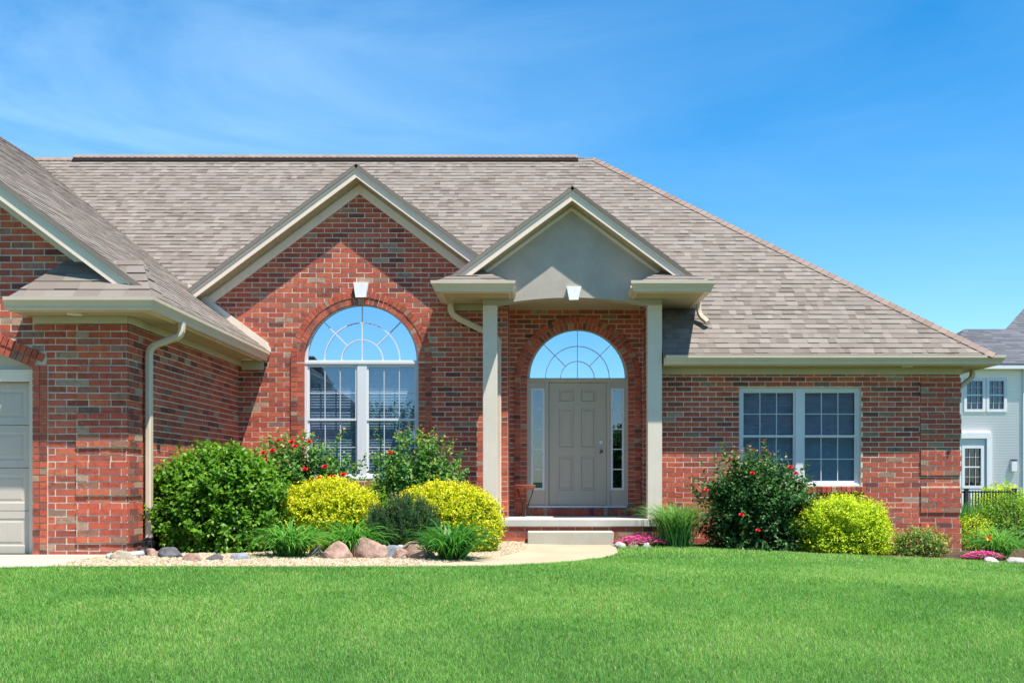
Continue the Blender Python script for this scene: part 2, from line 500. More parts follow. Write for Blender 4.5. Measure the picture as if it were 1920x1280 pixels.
# brick surround of the arched window
mb = MB()
ring_bricks(mb, WC, WS, WR, WR + .1, 0, math.pi, YG, .012, .12)
ring_bricks(mb, WC, WS, WR + .105, WR + RO, 0, math.pi, YG, .022, .02)
z = WB
while z < WS - .03:
    for s in (-1, 1):
        for r0, r1, pr, dp in ((WR, WR + .1, .012, .12), (WR + .105, WR + RO, .022, .02)):
            a, b = sorted((WC + s * r0, WC + s * r1))
            p = -pr + random.uniform(-.002, .002)
            mb.hexa([(a, YG + p, z + .005), (b, YG + p, z + .005), (b, YG + dp, z + .005), (a, YG + dp, z + .005),
                     (a, YG + p, z + .071), (b, YG + p, z + .071), (b, YG + dp, z + .071), (a, YG + dp, z + .071)])
    z += .0765
mb.build('brick_arch', M['brick'], H)
mb = MB(); mb.prism(arch_pts(WC, WS, WR + .202) + [(WC - WR - .202, WB), (WC + WR + .202, WB)], [arch_pts(WC, WS, WR + .004)[::1] + [(WC - WR - .004, WB + .001), (WC + WR + .004, WB + .001)]], front(YG), -.006, .1)
mb.build('arch_mortar', M['mortar'], H)

def keystone(cx, ztop, zbot, wt, wb, Yf, depth, name='keystone'):
    mb = MB()
    q = [(cx - wb / 2, zbot), (cx + wb / 2, zbot), (cx + wt / 2, ztop), (cx - wt / 2, ztop)]
    mb.prism(q, [], front(Yf), 0, depth)
    return mb.build(name, M['cast'], H, bevel=.006)
keystone((676 - CX) / 118.9, (CY - 529) / 118.9, (CY - 556) / 118.9, .225, .16, YG - .075, .11)

# --- windows
def grille_bar(mb, a, b, w, Y, d=.012):
    a = Vector((a[0], 0, a[1])); b = Vector((b[0], 0, b[1])); t = (b - a).normalized(); n = Vector((-t.z, 0, t.x)) * w / 2
    mb.hexa([(p.x, y, p.z) for y in (Y, Y + d) for p in (a - n, b - n, b + n, a + n)])
def arc_bar(mb, cx, cz, r, w, Y, d=.012, a0=0, a1=math.pi, n=28):
    P = arch_pts(cx, cz, r + w / 2, n, a0, a1) + arch_pts(cx, cz, r - w / 2, n, a0, a1)[::-1]
    mb.prism(P, [], front(Y), 0, d)

def double_hung(win, x0, x1, z0, z1, Y, cols=3, rows=2, blind=True, glass='glass'):
    """one sash pair: upper sash outside, lower sash set back; parts under the window"""
    zm = z0 + (z1 - z0) * .505
    for (a, b, yy) in ((zm - .012, z1, Y + .018), (z0, zm + .014, Y + .034)):
        fw = .032
        f = MB(); f.prism([(x0, a), (x1, a), (x1, b), (x0, b)], [[(x0 + fw, a + fw), (x1 - fw, a + fw), (x1 - fw, b - fw), (x0 + fw, b - fw)]], front(yy), 0, .03)
        f.build('sash', M['white'], win)
        f = MB()
        for i in range(1, cols):
            x = x0 + fw + (x1 - x0 - 2 * fw) * i / cols
            f.box(x - .007, x + .007, yy + .006, yy + .016, a + fw, b - fw)
        for j in range(1, rows):
            z = a + fw + (b - a - 2 * fw) * j / rows
            f.box(x0 + fw, x1 - fw, yy + .0055, yy + .0155, z - .007, z + .007)
        f.build('grille', M['muntin'], win)
        g = MB(); g.box(x0 + fw - .004, x1 - fw + .004, yy + .018, yy + .022, a + fw - .004, b - fw + .004)
        g.build('pane', M[glass], win)
    if blind:
        s = MB(); z = z1 - .05
        while z > z0 + .03:
            s.hexa([(x0 + .03, Y + .112, z - .024), (x1 - .03, Y + .112, z - .024), (x1 - .03, Y + .130, z + .020), (x0 + .03, Y + .130, z + .020),
                    (x0 + .03, Y + .110, z - .023), (x1 - .03, Y + .110, z - .023), (x1 - .03, Y + .128, z + .021), (x0 + .03, Y + .128, z + .021)])
            z -= .043
        s.build('blind', M['blind'], win)

YW = YG + .055
f = MB()
fr = .042
inner_arch = arch_pts(WC, WS + .03, WR - fr)
f.prism(arch_pts(WC, WS, WR) + [(WC - WR, WB), (WC + WR, WB)],
        [inner_arch, [(WC - WR + fr, WB + .05), (WC - .075, WB + .05), (WC - .075, WS - .045), (WC - WR + fr, WS - .045)],
         [(WC + .075, WB + .05), (WC + WR - fr, WB + .05), (WC + WR - fr, WS - .045), (WC + .075, WS - .045)]], front(YW), 0, .07)
f.box(WC - WR - .02, WC + WR + .02, YW - .035, YW - .002, WB - .02, WB + .03)
f.box(WC - WR, WC + WR, YW - .012, YW - .001, WS - .03, WS + .012)
win = f.build('window', M['white'], H, bevel=.003)
win['label'] = 'tall arched white window with sunburst top'
gr = MB()
for r in (.33, .60): arc_bar(gr, WC, WS + .03, r, .018, YW + .022, .0175)
grille_bar(gr, (WC, WS + .03), (WC, WS + .03 + WR - fr), .018, YW + .0215, .018)
for s in (-1, 1):
    c_, s_ = math.cos(math.radians(45)), math.sin(math.radians(45))
    grille_bar(gr, (WC + s * .335 * c_, WS + .03 + .335 * s_), (WC + s * (WR - fr) * c_, WS + .03 + (WR - fr) * s_), .018, YW + .021, .0185)
gr.build('grille', M['white'], win)
p = MB(); p.prism(arch_pts(WC, WS + .03, WR - fr + .004), [], front(YW), .04, .045); p.build('pane', M['glass_sky'], win)
double_hung(win, WC - WR + fr, WC - .075, WB + .05, WS - .045, YW)
double_hung(win, WC + .075, WC + WR - fr, WB + .05, WS - .045, YW)
b = MB(); b.box(WC - WR - .1, WC + WR + .1, YG + 1.2, YG + 1.25, WB - .4, WS + WR + .3)
b.build('dark_room_panel', M['dark'], win)  # dark sheet painting in the unlit room behind the glass

# --- right wing wall
RX0, RX1 = (1385 - CX) / 119.2, (1612 - CX) / 119.2
RZ0, RZ1 = (CY - 910) / 119.2, (CY - 727) / 119.2
XR = 6.69
mb = MB()
mb.prism([(XAR + .18, -1.5), (XR - .004, -1.5), (XR - .004, 1.8), (XAR + .18, 1.8)], [[(RX0, RZ0), (RX1, RZ0), (RX1, RZ1), (RX0, RZ1)]], front(YR), .004, .25)
mb.box(XAR + .004, XAR + .179, YR + .004, YD + .2, -1.3, 2.86)          # pier beside the porch recess
mb.box(XR - .2, XR - .004, YR + .26, 27.2, -1.5, 1.8)
w = mb.build('wall', M['mortar'], H)
def rows_right(z):
    if RZ0 - .09 < z < RZ1: return [(XAR + .02, RX0), (RX1, XR)]
    return [(XAR + .02, XR)]
mb = MB(); lay(mb, rows_right, front(YR), z0=-1.55, zmax=1.7, phase=.06)
lay(mb, lambda z: [(XAR + .0, XAR + .19)], front(YR), zmin=1.72, z0=-1.55, zmax=2.78, phase=.06)
lay(mb, lambda z: [(YR + .0, YD)], lambda u, v, d: (XAR + d, u, v), z0=-1.55, zmin=-.7, zmax=2.76)
lay(mb, lambda z: [(YR + .01, YR + 4)], lambda u, v, d: (XR - d, u, v), z0=-1.55, zmax=1.7)
mb.build('brickwork', M['brick'], w)
# quoins at the right corner
for a, b in ((-1.16, -.69), (-.53, -.11), (.05, .455), (.62, 1.02), (1.19, 1.59)):
    mb = MB()
    q = MB(); q.box(6.07, XR + .012, YR - .015, YR + .59, a, b - .01); qm = q.build('quoin_mortar', M['mortar'], H)
    lay(mb, lambda z: [(6.06, XR + .02)], front(YR), proud=.022, z0=a, zmax=b - .04, phase=.06)
    lay(mb, lambda z: [(YR + .002, YR + .6)], lambda u, v, d: (XR + .001 - d, u, v), proud=.022, z0=a, zmax=b - .04)
    mb.build('quoin', M['brick'], H)
# double window
f = MB(); fr = .045; xm = (RX0 + RX1) / 2; YW2 = YR + .05
f.prism([(RX0, RZ0), (RX1, RZ0), (RX1, RZ1), (RX0, RZ1)],
        [[(RX0 + fr, RZ0 + fr), (xm - .06, RZ0 + fr), (xm - .06, RZ1 - fr), (RX0 + fr, RZ1 - fr)],
         [(xm + .06, RZ0 + fr), (RX1 - fr, RZ0 + fr), (RX1 - fr, RZ1 - fr), (xm + .06, RZ1 - fr)]], front(YW2), 0, .07)
f.box(RX0, RX1, YW2 - .03, YW2 - .002, RZ0 - .004, RZ0 + .03)
win2 = f.build('window', M['white'], H, bevel=.003)
win2['label'] = 'wide white double window with grilles and closed blinds'
double_hung(win2, RX0 + fr, xm - .06, RZ0 + fr, RZ1 - fr, YW2)
double_hung(win2, xm + .06, RX1 - fr, RZ0 + fr, RZ1 - fr, YW2)
b = MB(); b.box(RX0 - .1, RX1 + .1, YR + 1.1, YR + 1.15, RZ0 - .4, RZ1 + .3); b.build('dark_room_panel', M['dark'], win2)  # dark sheet for the unlit room, no fabric here
mb = MB(); x = RX0 - .02
while x < RX1 + .02:
    mb.hexa([(x + .004, YR - .05, RZ0 - .105), (x + .07, YR - .05, RZ0 - .105), (x + .07, YR + .05, RZ0 - .095), (x + .004, YR + .05, RZ0 - .095),
             (x + .004, YR - .05, RZ0 - .02), (x + .07, YR - .05, RZ0 - .02), (x + .07, YR + .05, RZ0 - .006), (x + .004, YR + .05, RZ0 - .006)]); x += .0765
mb.build('sill', M['brick'], win2)

# --- porch recess and front door
SLZ = -.614
DX0, DX1 = (988 - CX) / 113.2, (1178 - CX) / 113.2
DC = (DX0 + DX1) / 2; DR = (DX1 - DX0) / 2
DS = (CY - 712) / 113.2; DB = (CY - 951) / 113.2
mb = MB()
mb.prism([(XAL - .2, -1.1), (XAR + .2, -1.1), (XAR + .2, 3.0), (XAL - .2, 3.0)],
         [arch_pts(DC, DS, DR + .003) + [(DC - DR - .003, DB - .004), (DC + DR + .003, DB - .004)]], front(YD), .004, .25)
mb.box(XAL - .2, XAL - .004, YG + .26, YD, -1.1, 3.0)
w = mb.build('wall', M['mortar'], H)
def rows_door(z):
    if z < DB - .13: return [(XAL, XAR)]
    if z < DS: o = DR + .205 - .01
    else:
        q = (DR + RO - .02) ** 2 - (z - DS) ** 2
        if q <= 0: return [(XAL, XAR)]
        o = math.sqrt(q)
    return [(XAL, DC - o), (DC + o, XAR)]
mb = MB(); lay(mb, rows_door, front(YD), zmin=-.75, zmax=2.84, phase=.1)
lay(mb, lambda z: [(YG, YD)], lambda u, v, d: (XAL - d, u, v), zmin=-.75, zmax=2.84)
mb.build('brickwork', M['brick'], w)
mb = MB()
ring_bricks(mb, DC, DS, DR, DR + .1, 0, math.pi, YD, .012, .12)
ring_bricks(mb, DC, DS, DR + .105, DR + RO, 0, math.pi, YD, .022, .02)
z = DB
while z < DS - .03:
    for s in (-1, 1):
        for r0, r1, pr, dp in ((DR, DR + .1, .012, .12), (DR + .105, DR + RO, .022, .02)):
            a, b = sorted((DC + s * r0, DC + s * r1)); p = -pr + random.uniform(-.002, .002)
            mb.hexa([(a, YD + p, z + .005), (b, YD + p, z + .005), (b, YD + dp, z + .005), (a, YD + dp, z + .005),
                     (a, YD + p, z + .071), (b, YD + p, z + .071), (b, YD + dp, z + .071), (a, YD + dp, z + .071)])
    z += .0765
mb.build('brick_arch', M['brick'], H)
mb = MB(); mb.prism(arch_pts(DC, DS, DR + .202) + [(DC - DR - .202, DB), (DC + DR + .202, DB)], [arch_pts(DC, DS, DR + .004) + [(DC - DR - .004, DB + .001), (DC + DR + .004, DB + .001)]], front(YD), -.006, .1)
mb.build('arch_mortar', M['mortar'], H)
mb = MB(); x = DC - DR - .19
while x < DC + DR + .17:
    mb.box(x + .004, x + .07, YD - .03, YD + .1, SLZ, DB - .006); x += .0765
mb.build('sill', M['brick'], H)
# frame
YDF = YD + .06
def dx(p): return (p - CX) / 112.9
def dz(p): return (CY - p) / 112.9
f = MB(); fr = .05
sl = [(dx(997), dx(1020)), (dx(1146), dx(1169))]        # side light glass
f.prism(arch_pts(DC, DS, DR) + [(DC - DR, DB), (DC + DR, DB)],
        [arch_pts(DC, DS + .035, DR - fr), [(dx(1029), DB + .035), (dx(1137), DB + .035), (dx(1137), dz(717)), (dx(1029), dz(717))]]
        + [[(a, dz(917)), (b, dz(917)), (b, dz(729)), (a, dz(729))] for a, b in sl], front(YDF), 0, .08)
f.box(DC - DR, DC + DR, YDF - .025, YDF - .001, DS - .025, DS + .02)
for px in (1025, 1141): f.box(dx(px - 3), dx(px + 3), YDF - .02, YDF - .001, DB + .03, DS - .026)
dfm = f.build('door_frame', M['doortrim'], H, bevel=.003)
f = MB(); f.box(DC - DR + .02, DC + DR - .02, YDF - .06, YDF + .02, DB + .001, DB + .028); f.build('threshold', M['white'], dfm)
gr = MB()
for r in (.28, .53): arc_bar(gr, DC, DS + .035, r, .011, YDF + .02, .0195)
grille_bar(gr, (DC, DS + .035), (DC, DS + .035 + DR - fr), .011, YDF + .0195, .02)
for s in (-1, 1):
    c_, s_ = math.cos(math.radians(45)), math.sin(math.radians(45))
    grille_bar(gr, (DC + s * .285 * c_, DS + .035 + .285 * s_), (DC + s * (DR - fr) * c_, DS + .035 + (DR - fr) * s_), .011, YDF + .019, .0205)
M['tan'] = mat_paint('tan grille', (.74, .68, .56), .5)
gr.build('grille', M['tan'], dfm)
p = MB(); p.prism(arch_pts(DC, DS + .035, DR - fr + .004), [], front(YDF), .04, .045); p.build('transom_pane', M['glass_sky'], dfm)
for a, b in sl:
    s = MB(); z0, z1 = dz(917), dz(729)
    s.prism([(a - .012, z0 - .012), (b + .012, z0 - .012), (b + .012, z1 + .012), (a - .012, z1 + .012)], [[(a + .025, z0 + .025), (b - .025, z0 + .025), (b - .025, z1 - .025), (a + .025, z1 - .025)]], front(YDF), -.012, .03)
    for k in range(1, 5):
        z = z0 + (z1 - z0) * k / 5; s.box(a + .025, b - .025, YDF - .004, YDF + .01, z - .009, z + .009)
    sd = s.build('sidelight', M['white'], H)
    g = MB(); g.box(a + .02, b - .02, YDF + .012, YDF + .016, z0 + .02, z1 - .02); g.build('pane', M['glass'], sd)
b = MB(); b.box(DC - DR - .1, DC + DR + .1, YDF + 1.2, YDF + 1.25, DB, DS + DR + .2); b.build('dark_room_panel', M['dark'], dfm)  # dark sheet painting in the unlit hall behind transom and sidelights
# six-panel door leaf
d = MB(); YL = YDF + .03
x0, x1 = dx(1029) + .004, dx(1137) - .004; z0, z1 = DB + .038, dz(717) - .004
pan = []
for cx0, cx1 in ((1048, 1076), (1090, 1118)):
    for py0, py1 in ((729, 752), (765, 838), (855, 919)):
        pan.append((dx(cx0), dx(cx1), dz(py1), dz(py0)))
d.prism([(x0, z0), (x1, z0), (x1, z1), (x0, z1)], [[(a, c), (b, c), (b, e), (a, e)] for a, b, c, e in pan], front(YL), 0, .04)
for a, b, c, e in pan:     # moulded panels: a groove round a raised field
    rings = [(0, 0), (.012, .016), (.03, .016), (.052, .004)]
    for (i0, dd0), (i1, dd1) in zip(rings[:-1], rings[1:]):
        q0 = [(a + i0, c + i0), (b - i0, c + i0), (b - i0, e - i0), (a + i0, e - i0)]
        q1 = [(a + i1, c + i1), (b - i1, c + i1), (b - i1, e - i1), (a + i1, e - i1)]
        for k in range(4):
            k2 = (k + 1) % 4
            d.face([(q0[k][0], YL + dd0, q0[k][1]), (q0[k2][0], YL + dd0, q0[k2][1]), (q1[k2][0], YL + dd1, q1[k2][1]), (q1[k][0], YL + dd1, q1[k][1])])
    i = .052; d.face([(a + i, YL + .004, c + i), (b - i, YL + .004, c + i), (b - i, YL + .004, e - i), (a + i, YL + .004, e - i)])
door = d.build('front_door', M['door'], H)
door['label'] = 'taupe six panel front door'
def disc(mb, x, Y, z, r, d, n=20):
    mb.prism([(x + r * math.cos(6.2832 * k / n), z + r * math.sin(6.2832 * k / n)) for k in range(n)], [], front(Y), 0, -d)
hn = MB(); hx, hz = dx(1127), dz(846)
disc(hn, hx, YL, hz, .03, .012); hn.tube([(hx, YL - .01, hz), (hx, YL - .055, hz), (hx - .03, YL - .06, hz + .004), (hx - .115, YL - .055, hz - .012)], [.011, .011, .010, .007], 10)
hn.build('handle', M['nickel'], door, smooth=True)
hn = MB(); disc(hn, hx, YL, dz(829), .028, .018); hn.box(hx - .004, hx + .004, YL - .03, YL - .015, dz(829) - .012, dz(829) + .012); hn.build('deadbolt', M['nickel'], door)

# --- garage front wall, side wall
GDX = -5.74     # right jamb of the garage door
GC = GDX - 2.44
def seg_top(x, rise=.55, spring=1.27, half=2.44):
    R = (half * half + rise * rise) / (2 * rise)
    return spring - (R - rise) + math.sqrt(max(0, R * R - (x - GC) ** 2))
archx = [GC + 2.44 - 4.88 * i / 30 for i in range(31)]
ghole = [(x, seg_top(x)) for x in archx] + [(GC - 2.44, -.9), (GDX, -.9)]
XGL = 2 * XRG - XS
mb = MB()
mb.prism([(XGL, -1.2), (XS - .004, -1.2), (XS - .004, G(XS) - .12), (XRG, ZRG - .12), (XGL, G(XS) - .12)], [ghole], front(YF), .004, .25)
mb.box(XS - .25, XS - .004, YF + .26, YG + .2, -1.2, 2.1)
mb.box(XGL, XGL + .2, YF + .26, 27.2, -1.2, 2.1)
mb.box(XGL + .21, XR - .21, 27.0, 27.2, -1.5, 1.9)
w = mb.build('wall', M['mortar'], H)
def rows_gar(z):
    hw = (ZRG - .22 - z) / .745
    a, b = max(XGL, XRG - hw), min(XS, XRG + hw)
    if b - a < .05: return []
    a = max(a, -12.5)
    if z < 1.27: o = 2.44 + .17
    elif z < 1.27 + .55 + .2:
        R = (2.44 ** 2 + .55 ** 2) / 1.1 + .2; q = R * R - (z - (1.82 - R + .2)) ** 2
        o = math.sqrt(q) if q > 0 else 0
        o = min(o, 2.44 + .15)
        if o < .05: return [(a, b)]
    else: return [(a, b)]
    return [s for s in ((a, GC - o), (GC + o, b)) if s[1] - s[0] > .03]
mb = MB(); lay(mb, rows_gar, front(YF), z0=-.905, zmax=6.2)
lay(mb, lambda z: [(YF, YG)], lambda u, v, d: (XS - d, u, v), z0=-.905, zmax=1.8, phase=.02)
mb.build('brickwork', M['brick'], w)
for a, b in ((-.735, -.35), (-.19, .205), (.36, .75), (.9, 1.29), (1.45, 1.765)):
    mb = MB()
    q = MB(); q.box(-5.235, XS + .012, YF - .015, YF + .44, a, b - .01); qm = q.build('quoin_mortar', M['mortar'], H)
    lay(mb, lambda z: [(-5.245, XS + .02)], front(YF), proud=.022, z0=a, zmax=b - .04)
    lay(mb, lambda z: [(YF + .002, YF + .45)], lambda u, v, d: (XS + .001 - d, u, v), proud=.022, z0=a, zmax=b - .04)
    mb.build('quoin', M['brick'], H)
# garage door surround
mb = MB(); R = (2.44 ** 2 + .55 ** 2) / 1.1; ha = math.asin(2.44 / R); cz = 1.27 + .55 - R
ring_bricks(mb, GC, cz, R, R + .1, math.pi / 2 - ha, math.pi / 2 + ha, YF, .012, .2)
ring_bricks(mb, GC, cz, R + .105, R + .2, math.pi / 2 - ha - .012, math.pi / 2 + ha + .012, YF, .022, .02)
z = -.9
while z < 1.25:
    for u0, u1, dp in ((0, .078, .2), (.083, .162, .02)):
        for s in (-1, 1):
            a, b = sorted((GC + s * (2.44 + u0), GC + s * (2.44 + u1))); p = -.012 + random.uniform(-.002, .002)
            mb.hexa([(a, YF + p, z + .005), (b, YF + p, z + .005), (b, YF + dp, z + .005), (a, YF + dp, z + .005),
                     (a, YF + p, z + .072), (b, YF + p, z + .072), (b, YF + dp, z + .072), (a, YF + dp, z + .072)])
    z += CH
mb.build('brick_arch', M['brick'], H)
mb = MB(); mb.prism([(x, seg_top(x) - .01) for x in archx] + [(GC - 2.43, 1.18), (GC + 2.43, 1.18)], [], front(YF), .12, .16)
mb.build('arch_panel', M['garage'], H)
f = MB(); JX = GDX - .09
f.box(JX, GDX - .002, YF + .10, YF + .2, -.87, 1.19); f.box(GC - 2.43, GC - 2.35, YF + .10, YF + .2, -.87, 1.19)
f.box(GC - 2.44, GDX - .002, YF + .09, YF + .118, 1.12, 1.26)
f.build('garage_door_frame', M['trim'], H, bevel=.004)
gd = MB(); GW0, GW1 = GC - 2.35, JX; nP = 4; hP = (1.12 + .87) / nP
for k in range(nP):
    z0 = -.87 + k * hP + .003; z1 = z0 + hP - .006
    nc = 8; cw = (GW1 - GW0) / nc
    holes = []
    for j in range(nc):
        a, b = GW0 + j * cw + .075, GW0 + (j + 1) * cw - .075
        holes.append([(a, z0 + .085), (b, z0 + .085), (b, z1 - .085), (a, z1 - .085)])
    gd.prism([(GW0, z0), (GW1, z0), (GW1, z1), (GW0, z1)], holes, front(YF + .16), 0, .04)
    for hl in holes:
        a, c = hl[0]; b, e = hl[2]
        for (i0, dd0), (i1, dd1) in (((0, 0), (.015, .007)), ((.015, .007), (.03, .007)), ((.03, .007), (.05, .002))):
            q0 = [(a + i0, c + i0), (b - i0, c + i0), (b - i0, e - i0), (a + i0, e - i0)]; q1 = [(a + i1, c + i1), (b - i1, c + i1), (b - i1, e - i1), (a + i1, e - i1)]
            for q in range(4):
                q2 = (q + 1) % 4
                gd.face([(q0[q][0], YF + .16 + dd0, q0[q][1]), (q0[q2][0], YF + .16 + dd0, q0[q2][1]), (q1[q2][0], YF + .16 + dd1, q1[q2][1]), (q1[q][0], YF + .16 + dd1, q1[q][1])])
        i = .05; gd.face([(a + i, YF + .162, c + i), (b - i, YF + .162, c + i), (b - i, YF + .162, e - i), (a + i, YF + .162, e - i)])
gd.build('garage_door', M['garage'], H)

# ------------------------------------------------------------------ roofs: real shingle tabs
SE = .143
def clip_uv(p, u0, u1, v0, v1):
    for ax, v, ge in ((0, u0, True), (0, u1, False), (1, v0, True), (1, v1, False)):
        p = clip(p, ax, v, ge)
        if len(p) < 3: return []
    return p
def shingle_roof(name, polys, parent, mat, se=SE, detail=True, thick=.05, tk=(.006, .008, .009, .013, .015), wmin=.08, wmax=.21):
    """polys: list of convex 3-D polygons, each in one sloping plane"""
    mb = MB()
    for P in polys:
        P = [Vector(p) for p in P]
        n = (P[1] - P[0]).cross(P[2] - P[0]).normalized()
        if n.z < 0: n = -n
        u = Vector((-n.y, n.x, 0)).normalized(); v = n.cross(u)
        if v.z < 0: v = -v; u = -u
        low = min(P, key=lambda q: q.z)
        uv = [((q - low).dot(u), (q - low).dot(v)) for q in P]
        def w(a, b, h): return low + u * a + v * b + n * h
        # deck
        m = len(P); nv = len(mb.v)
        top = [w(a, b, -.004) for a, b in uv]; bot = [w(a, b, -thick) for a, b in uv]
        mb.face(top); mb.face(bot[::-1])
        for i in range(m): mb.face([top[i], bot[i], bot[(i + 1) % m], top[(i + 1) % m]])
        if not detail: continue
        U0, U1 = min(a for a, b in uv), max(a for a, b in uv); V0, V1 = min(b for a, b in uv), max(b for a, b in uv)
        r = V0 if V1 - V0 < 1.2 else math.floor((V0 + low.z / v.z) / se) * se - low.z / v.z
        while r < V1:
            x = U0 - random.uniform(0, .3)
            rowj = random.uniform(-.002, .002)
            while x < U1:
                wd = random.uniform(wmin, wmax)
                c = clip_uv(uv, x, x + wd, r, r + se)
                x += wd
                if len(c) < 3: continue
                ar = abs(sum(c[k][0] * c[(k + 1) % len(c)][1] - c[(k + 1) % len(c)][0] * c[k][1] for k in range(len(c))))
                if ar < 1e-5: continue
                thk = random.choice(tk) + rowj
                tp = [w(a, b, thk * (1 - (b - r) / se) + .003) for a, b in c]
                n0 = len(mb.v); k = len(c)
                mb.v.extend(tuple(q) for q in tp); mb.v.extend(tuple(w(a, b, -.003)) for a, b in c)
                mb.f.append(tuple(range(n0, n0 + k))); mb.uv.append(None); mb.mi.append(0)
                for i in range(k):
                    j = (i + 1) % k
                    mb.f.append((n0 + i, n0 + j, n0 + k + j, n0 + k + i)); mb.uv.append(None); mb.mi.append(0)
            r += se
    return mb.build(name, mat, parent)

YRD, XHE, YEV, XEV = 21.66, 1.27, 15.88, 7.05
ZRD = Mz(YRD)
def m3(x, y): return (x, y, Mz(y))
shingle_roof('roof', [[m3(-6.6, 17.25), m3(1.99, 17.25), m3(1.99, YEV), m3(XEV, YEV), m3(XHE, YRD), m3(-11.4, YRD), m3(-11.2, 21.4)]], H, M['shingle'])['label'] = 'broad tan shingled main roof slope'
def g3(x, y): return (x, y, G(x))
shingle_roof('roof', [[g3(-4.185, 11.6), g3(-4.185, 16.49), g3(-5.38, 16.49), g3(-5.38, 17.3), g3(XRG, 21.75), g3(XRG, 11.6)]], H, M['shingle'], tk=(.004, .005, .007, .008))
def t3(x, y): return (x, y, GT(x))
shingle_roof('roof', [[t3(-5.5, 16.17), t3(-5.5, 19.5), t3(XA, 19.5), t3(XA, 16.17)],
                      [t3(XA, 16.17), t3(XA, 19.5), t3(-.70, 19.5), t3(-.70, 16.17)]], H, M['shingle'])
def p3(x, y): return (x, y, PT(x))
shingle_roof('roof', [[p3(-1.43, 15.62), p3(-1.43, 16.49), p3(-.72, 16.49), p3(-.72, 15.62)], [p3(-.72, 15.62), p3(-.72, 18.9), p3(XP, 18.9), p3(XP, 15.62)],
                      [p3(XP, 15.62), p3(XP, 18.9), p3(2.63, 18.9), p3(2.63, 15.62)]], H, M['shingle'])
# hip end, back slopes and far garage slope
YB = YRD * 2 - YEV
shingle_roof('roof', [[(XEV, YEV, Mz(YEV)), (XEV, YB, Mz(YEV)), (XHE, YRD, ZRD)], [(XEV, YB, Mz(YEV)), (-16, YB, Mz(YEV)), (-16, YRD, ZRD), (XHE, YRD, ZRD)],
                      [(XRG, 11.6, ZRG), (XRG, YB, ZRG), (2 * XRG + 4.17, YB, 2.0), (2 * XRG + 4.17, 11.6, 2.0)]], H, M['shingle'], detail=False)
# eave returns (little hipped roofs under the rakes)
def ret_roof(xa, xb, y0, y1, z0, z1, hipL, hipR):
    P = [[(xa, y0, z0), (xb, y0, z0), (xb - hipR, y1, z1), (xa + hipL, y1, z1)]]
    if hipL: P.append([(xa, y1, z0), (xa, y0, z0), (xa + hipL, y1, z1)])
    if hipR: P.append([(xb, y0, z0), (xb, y1, z0), (xb - hipR, y1, z1)])
    shingle_roof('roof', P, H, M['shingle'], se=.15, thick=.03, wmin=.2, wmax=.34)
ret_roof(-5.80, -4.19, 11.46, YF, 1.985, 2.50, .45, .30)
ret_roof(-1.45, -.365, 15.33, 15.95, 2.90, 3.19, .42, .42)
ret_roof(1.575, 2.64, 15.33, 15.95, 2.90, 3.19, .42, .42)

def cap_line(name, a, b, w, up=.012, step=.14, mat='shingle', sl=.745):
    """overlapping folded cap shingles along a ridge or hip"""
    a, b = Vector(a), Vector(b); L = (b - a).length; t = (b - a) / L
    side = t.cross(Vector((0, 0, 1))).normalized(); n = side.cross(t)
    mb = MB(); s = 0
    while s < L:
        e = min(s + step * 1.5, L)
        p0 = a + t * s + n * (up + .016); p1 = a + t * e + n * (up + .002)
        for sg in (-1, 1):
            d = side * sg * w - Vector((0, 0, 1)) * w * sl
            th = n * .020
            mb.hexa([p0 - th, p0 + d - th, p1 + d - th, p1 - th, p0, p0 + d, p1 + d, p1])
        s += step
    return mb.build(name, M[mat], H)
M['cap'] = mat_shingle('cap shingle', [(.22, .155, .12), (.26, .20, .175), (.30, .22, .17), (.23, .185, .165)])
cap_line('hip_cap', (XEV, YEV, Mz(YEV)), (XHE, YRD, ZRD), .13, mat='cap', sl=.585)
cap_line('ridge_cap', (-10.5, YRD, ZRD), (-9.5, YRD, ZRD), .13, mat='cap')
cap_line('ridge_cap', (XRG, 11.6, ZRG), (XRG, 21.6, ZRG), .13, mat='cap')
cap_line('ridge_cap', (XA, 16.19, ZA - .006), (XA, 19.4, ZA - .006), .11, mat='cap')
cap_line('ridge_cap', (XP, 15.64, ZP - .006), (XP, 18.8, ZP - .006), .11, mat='cap')
mb = MB(); x0, x1 = -9.55, .93
mb.prism([(YRD - .17, ZRD - .10), (YRD, ZRD + .055), (YRD + .17, ZRD - .10)], [], lambda u, v, d: (d, u, v), x0, x1)
v_ = mb.build('ridge_vent', M['vent'], H)
cap_line('ridge_cap', (x0, YRD, ZRD + .06), (x1, YRD, ZRD + .06), .105, up=.006, mat='cap')

# ------------------------------------------------------------------ trim
def band(T, xa, xl, xr, a, b):
    return [(xl, T(xl) - a), (xa, T(xa) - a), (xr, T(xr) - a), (xr, T(xr) - b), (xa, T(xa) - b), (xl, T(xl) - b)]
def rake(T, xa, xl, xr, yf, yw, fh=.150, frz=.15):
    m = MB(); m.prism(band(T, xa, xl, xr, .052, .052 + fh), [], front(yf), 0, .028)
    m.prism(band(T, xa, xl, xr, .045, .098), [], front(yf), -.016, -.001)
    m.build('fascia', M['trim'], H)
    m = MB(); m.prism(band(T, xa, xl, xr, .036, .044), [], front(yf), -.028, .03); m.build('drip_edge', M['black'], H)
    m = MB(); m.prism(band(T, xa, xl, xr, .182, .198), [], front(yf), .029, yw - yf - .001); m.build('soffit', M['soffit'], H)
    m = MB(); m.prism(band(T, xa, xl, xr, .199, .2355), [], front(yw), -.012, .005); m.build('trim_board', M['frieze'], H)
    m = MB(); m.prism(band(T, xa, xl, xr, .236, .236 + frz), [], front(yw), -.03, .005); m.build('frieze', M['trim'], H)
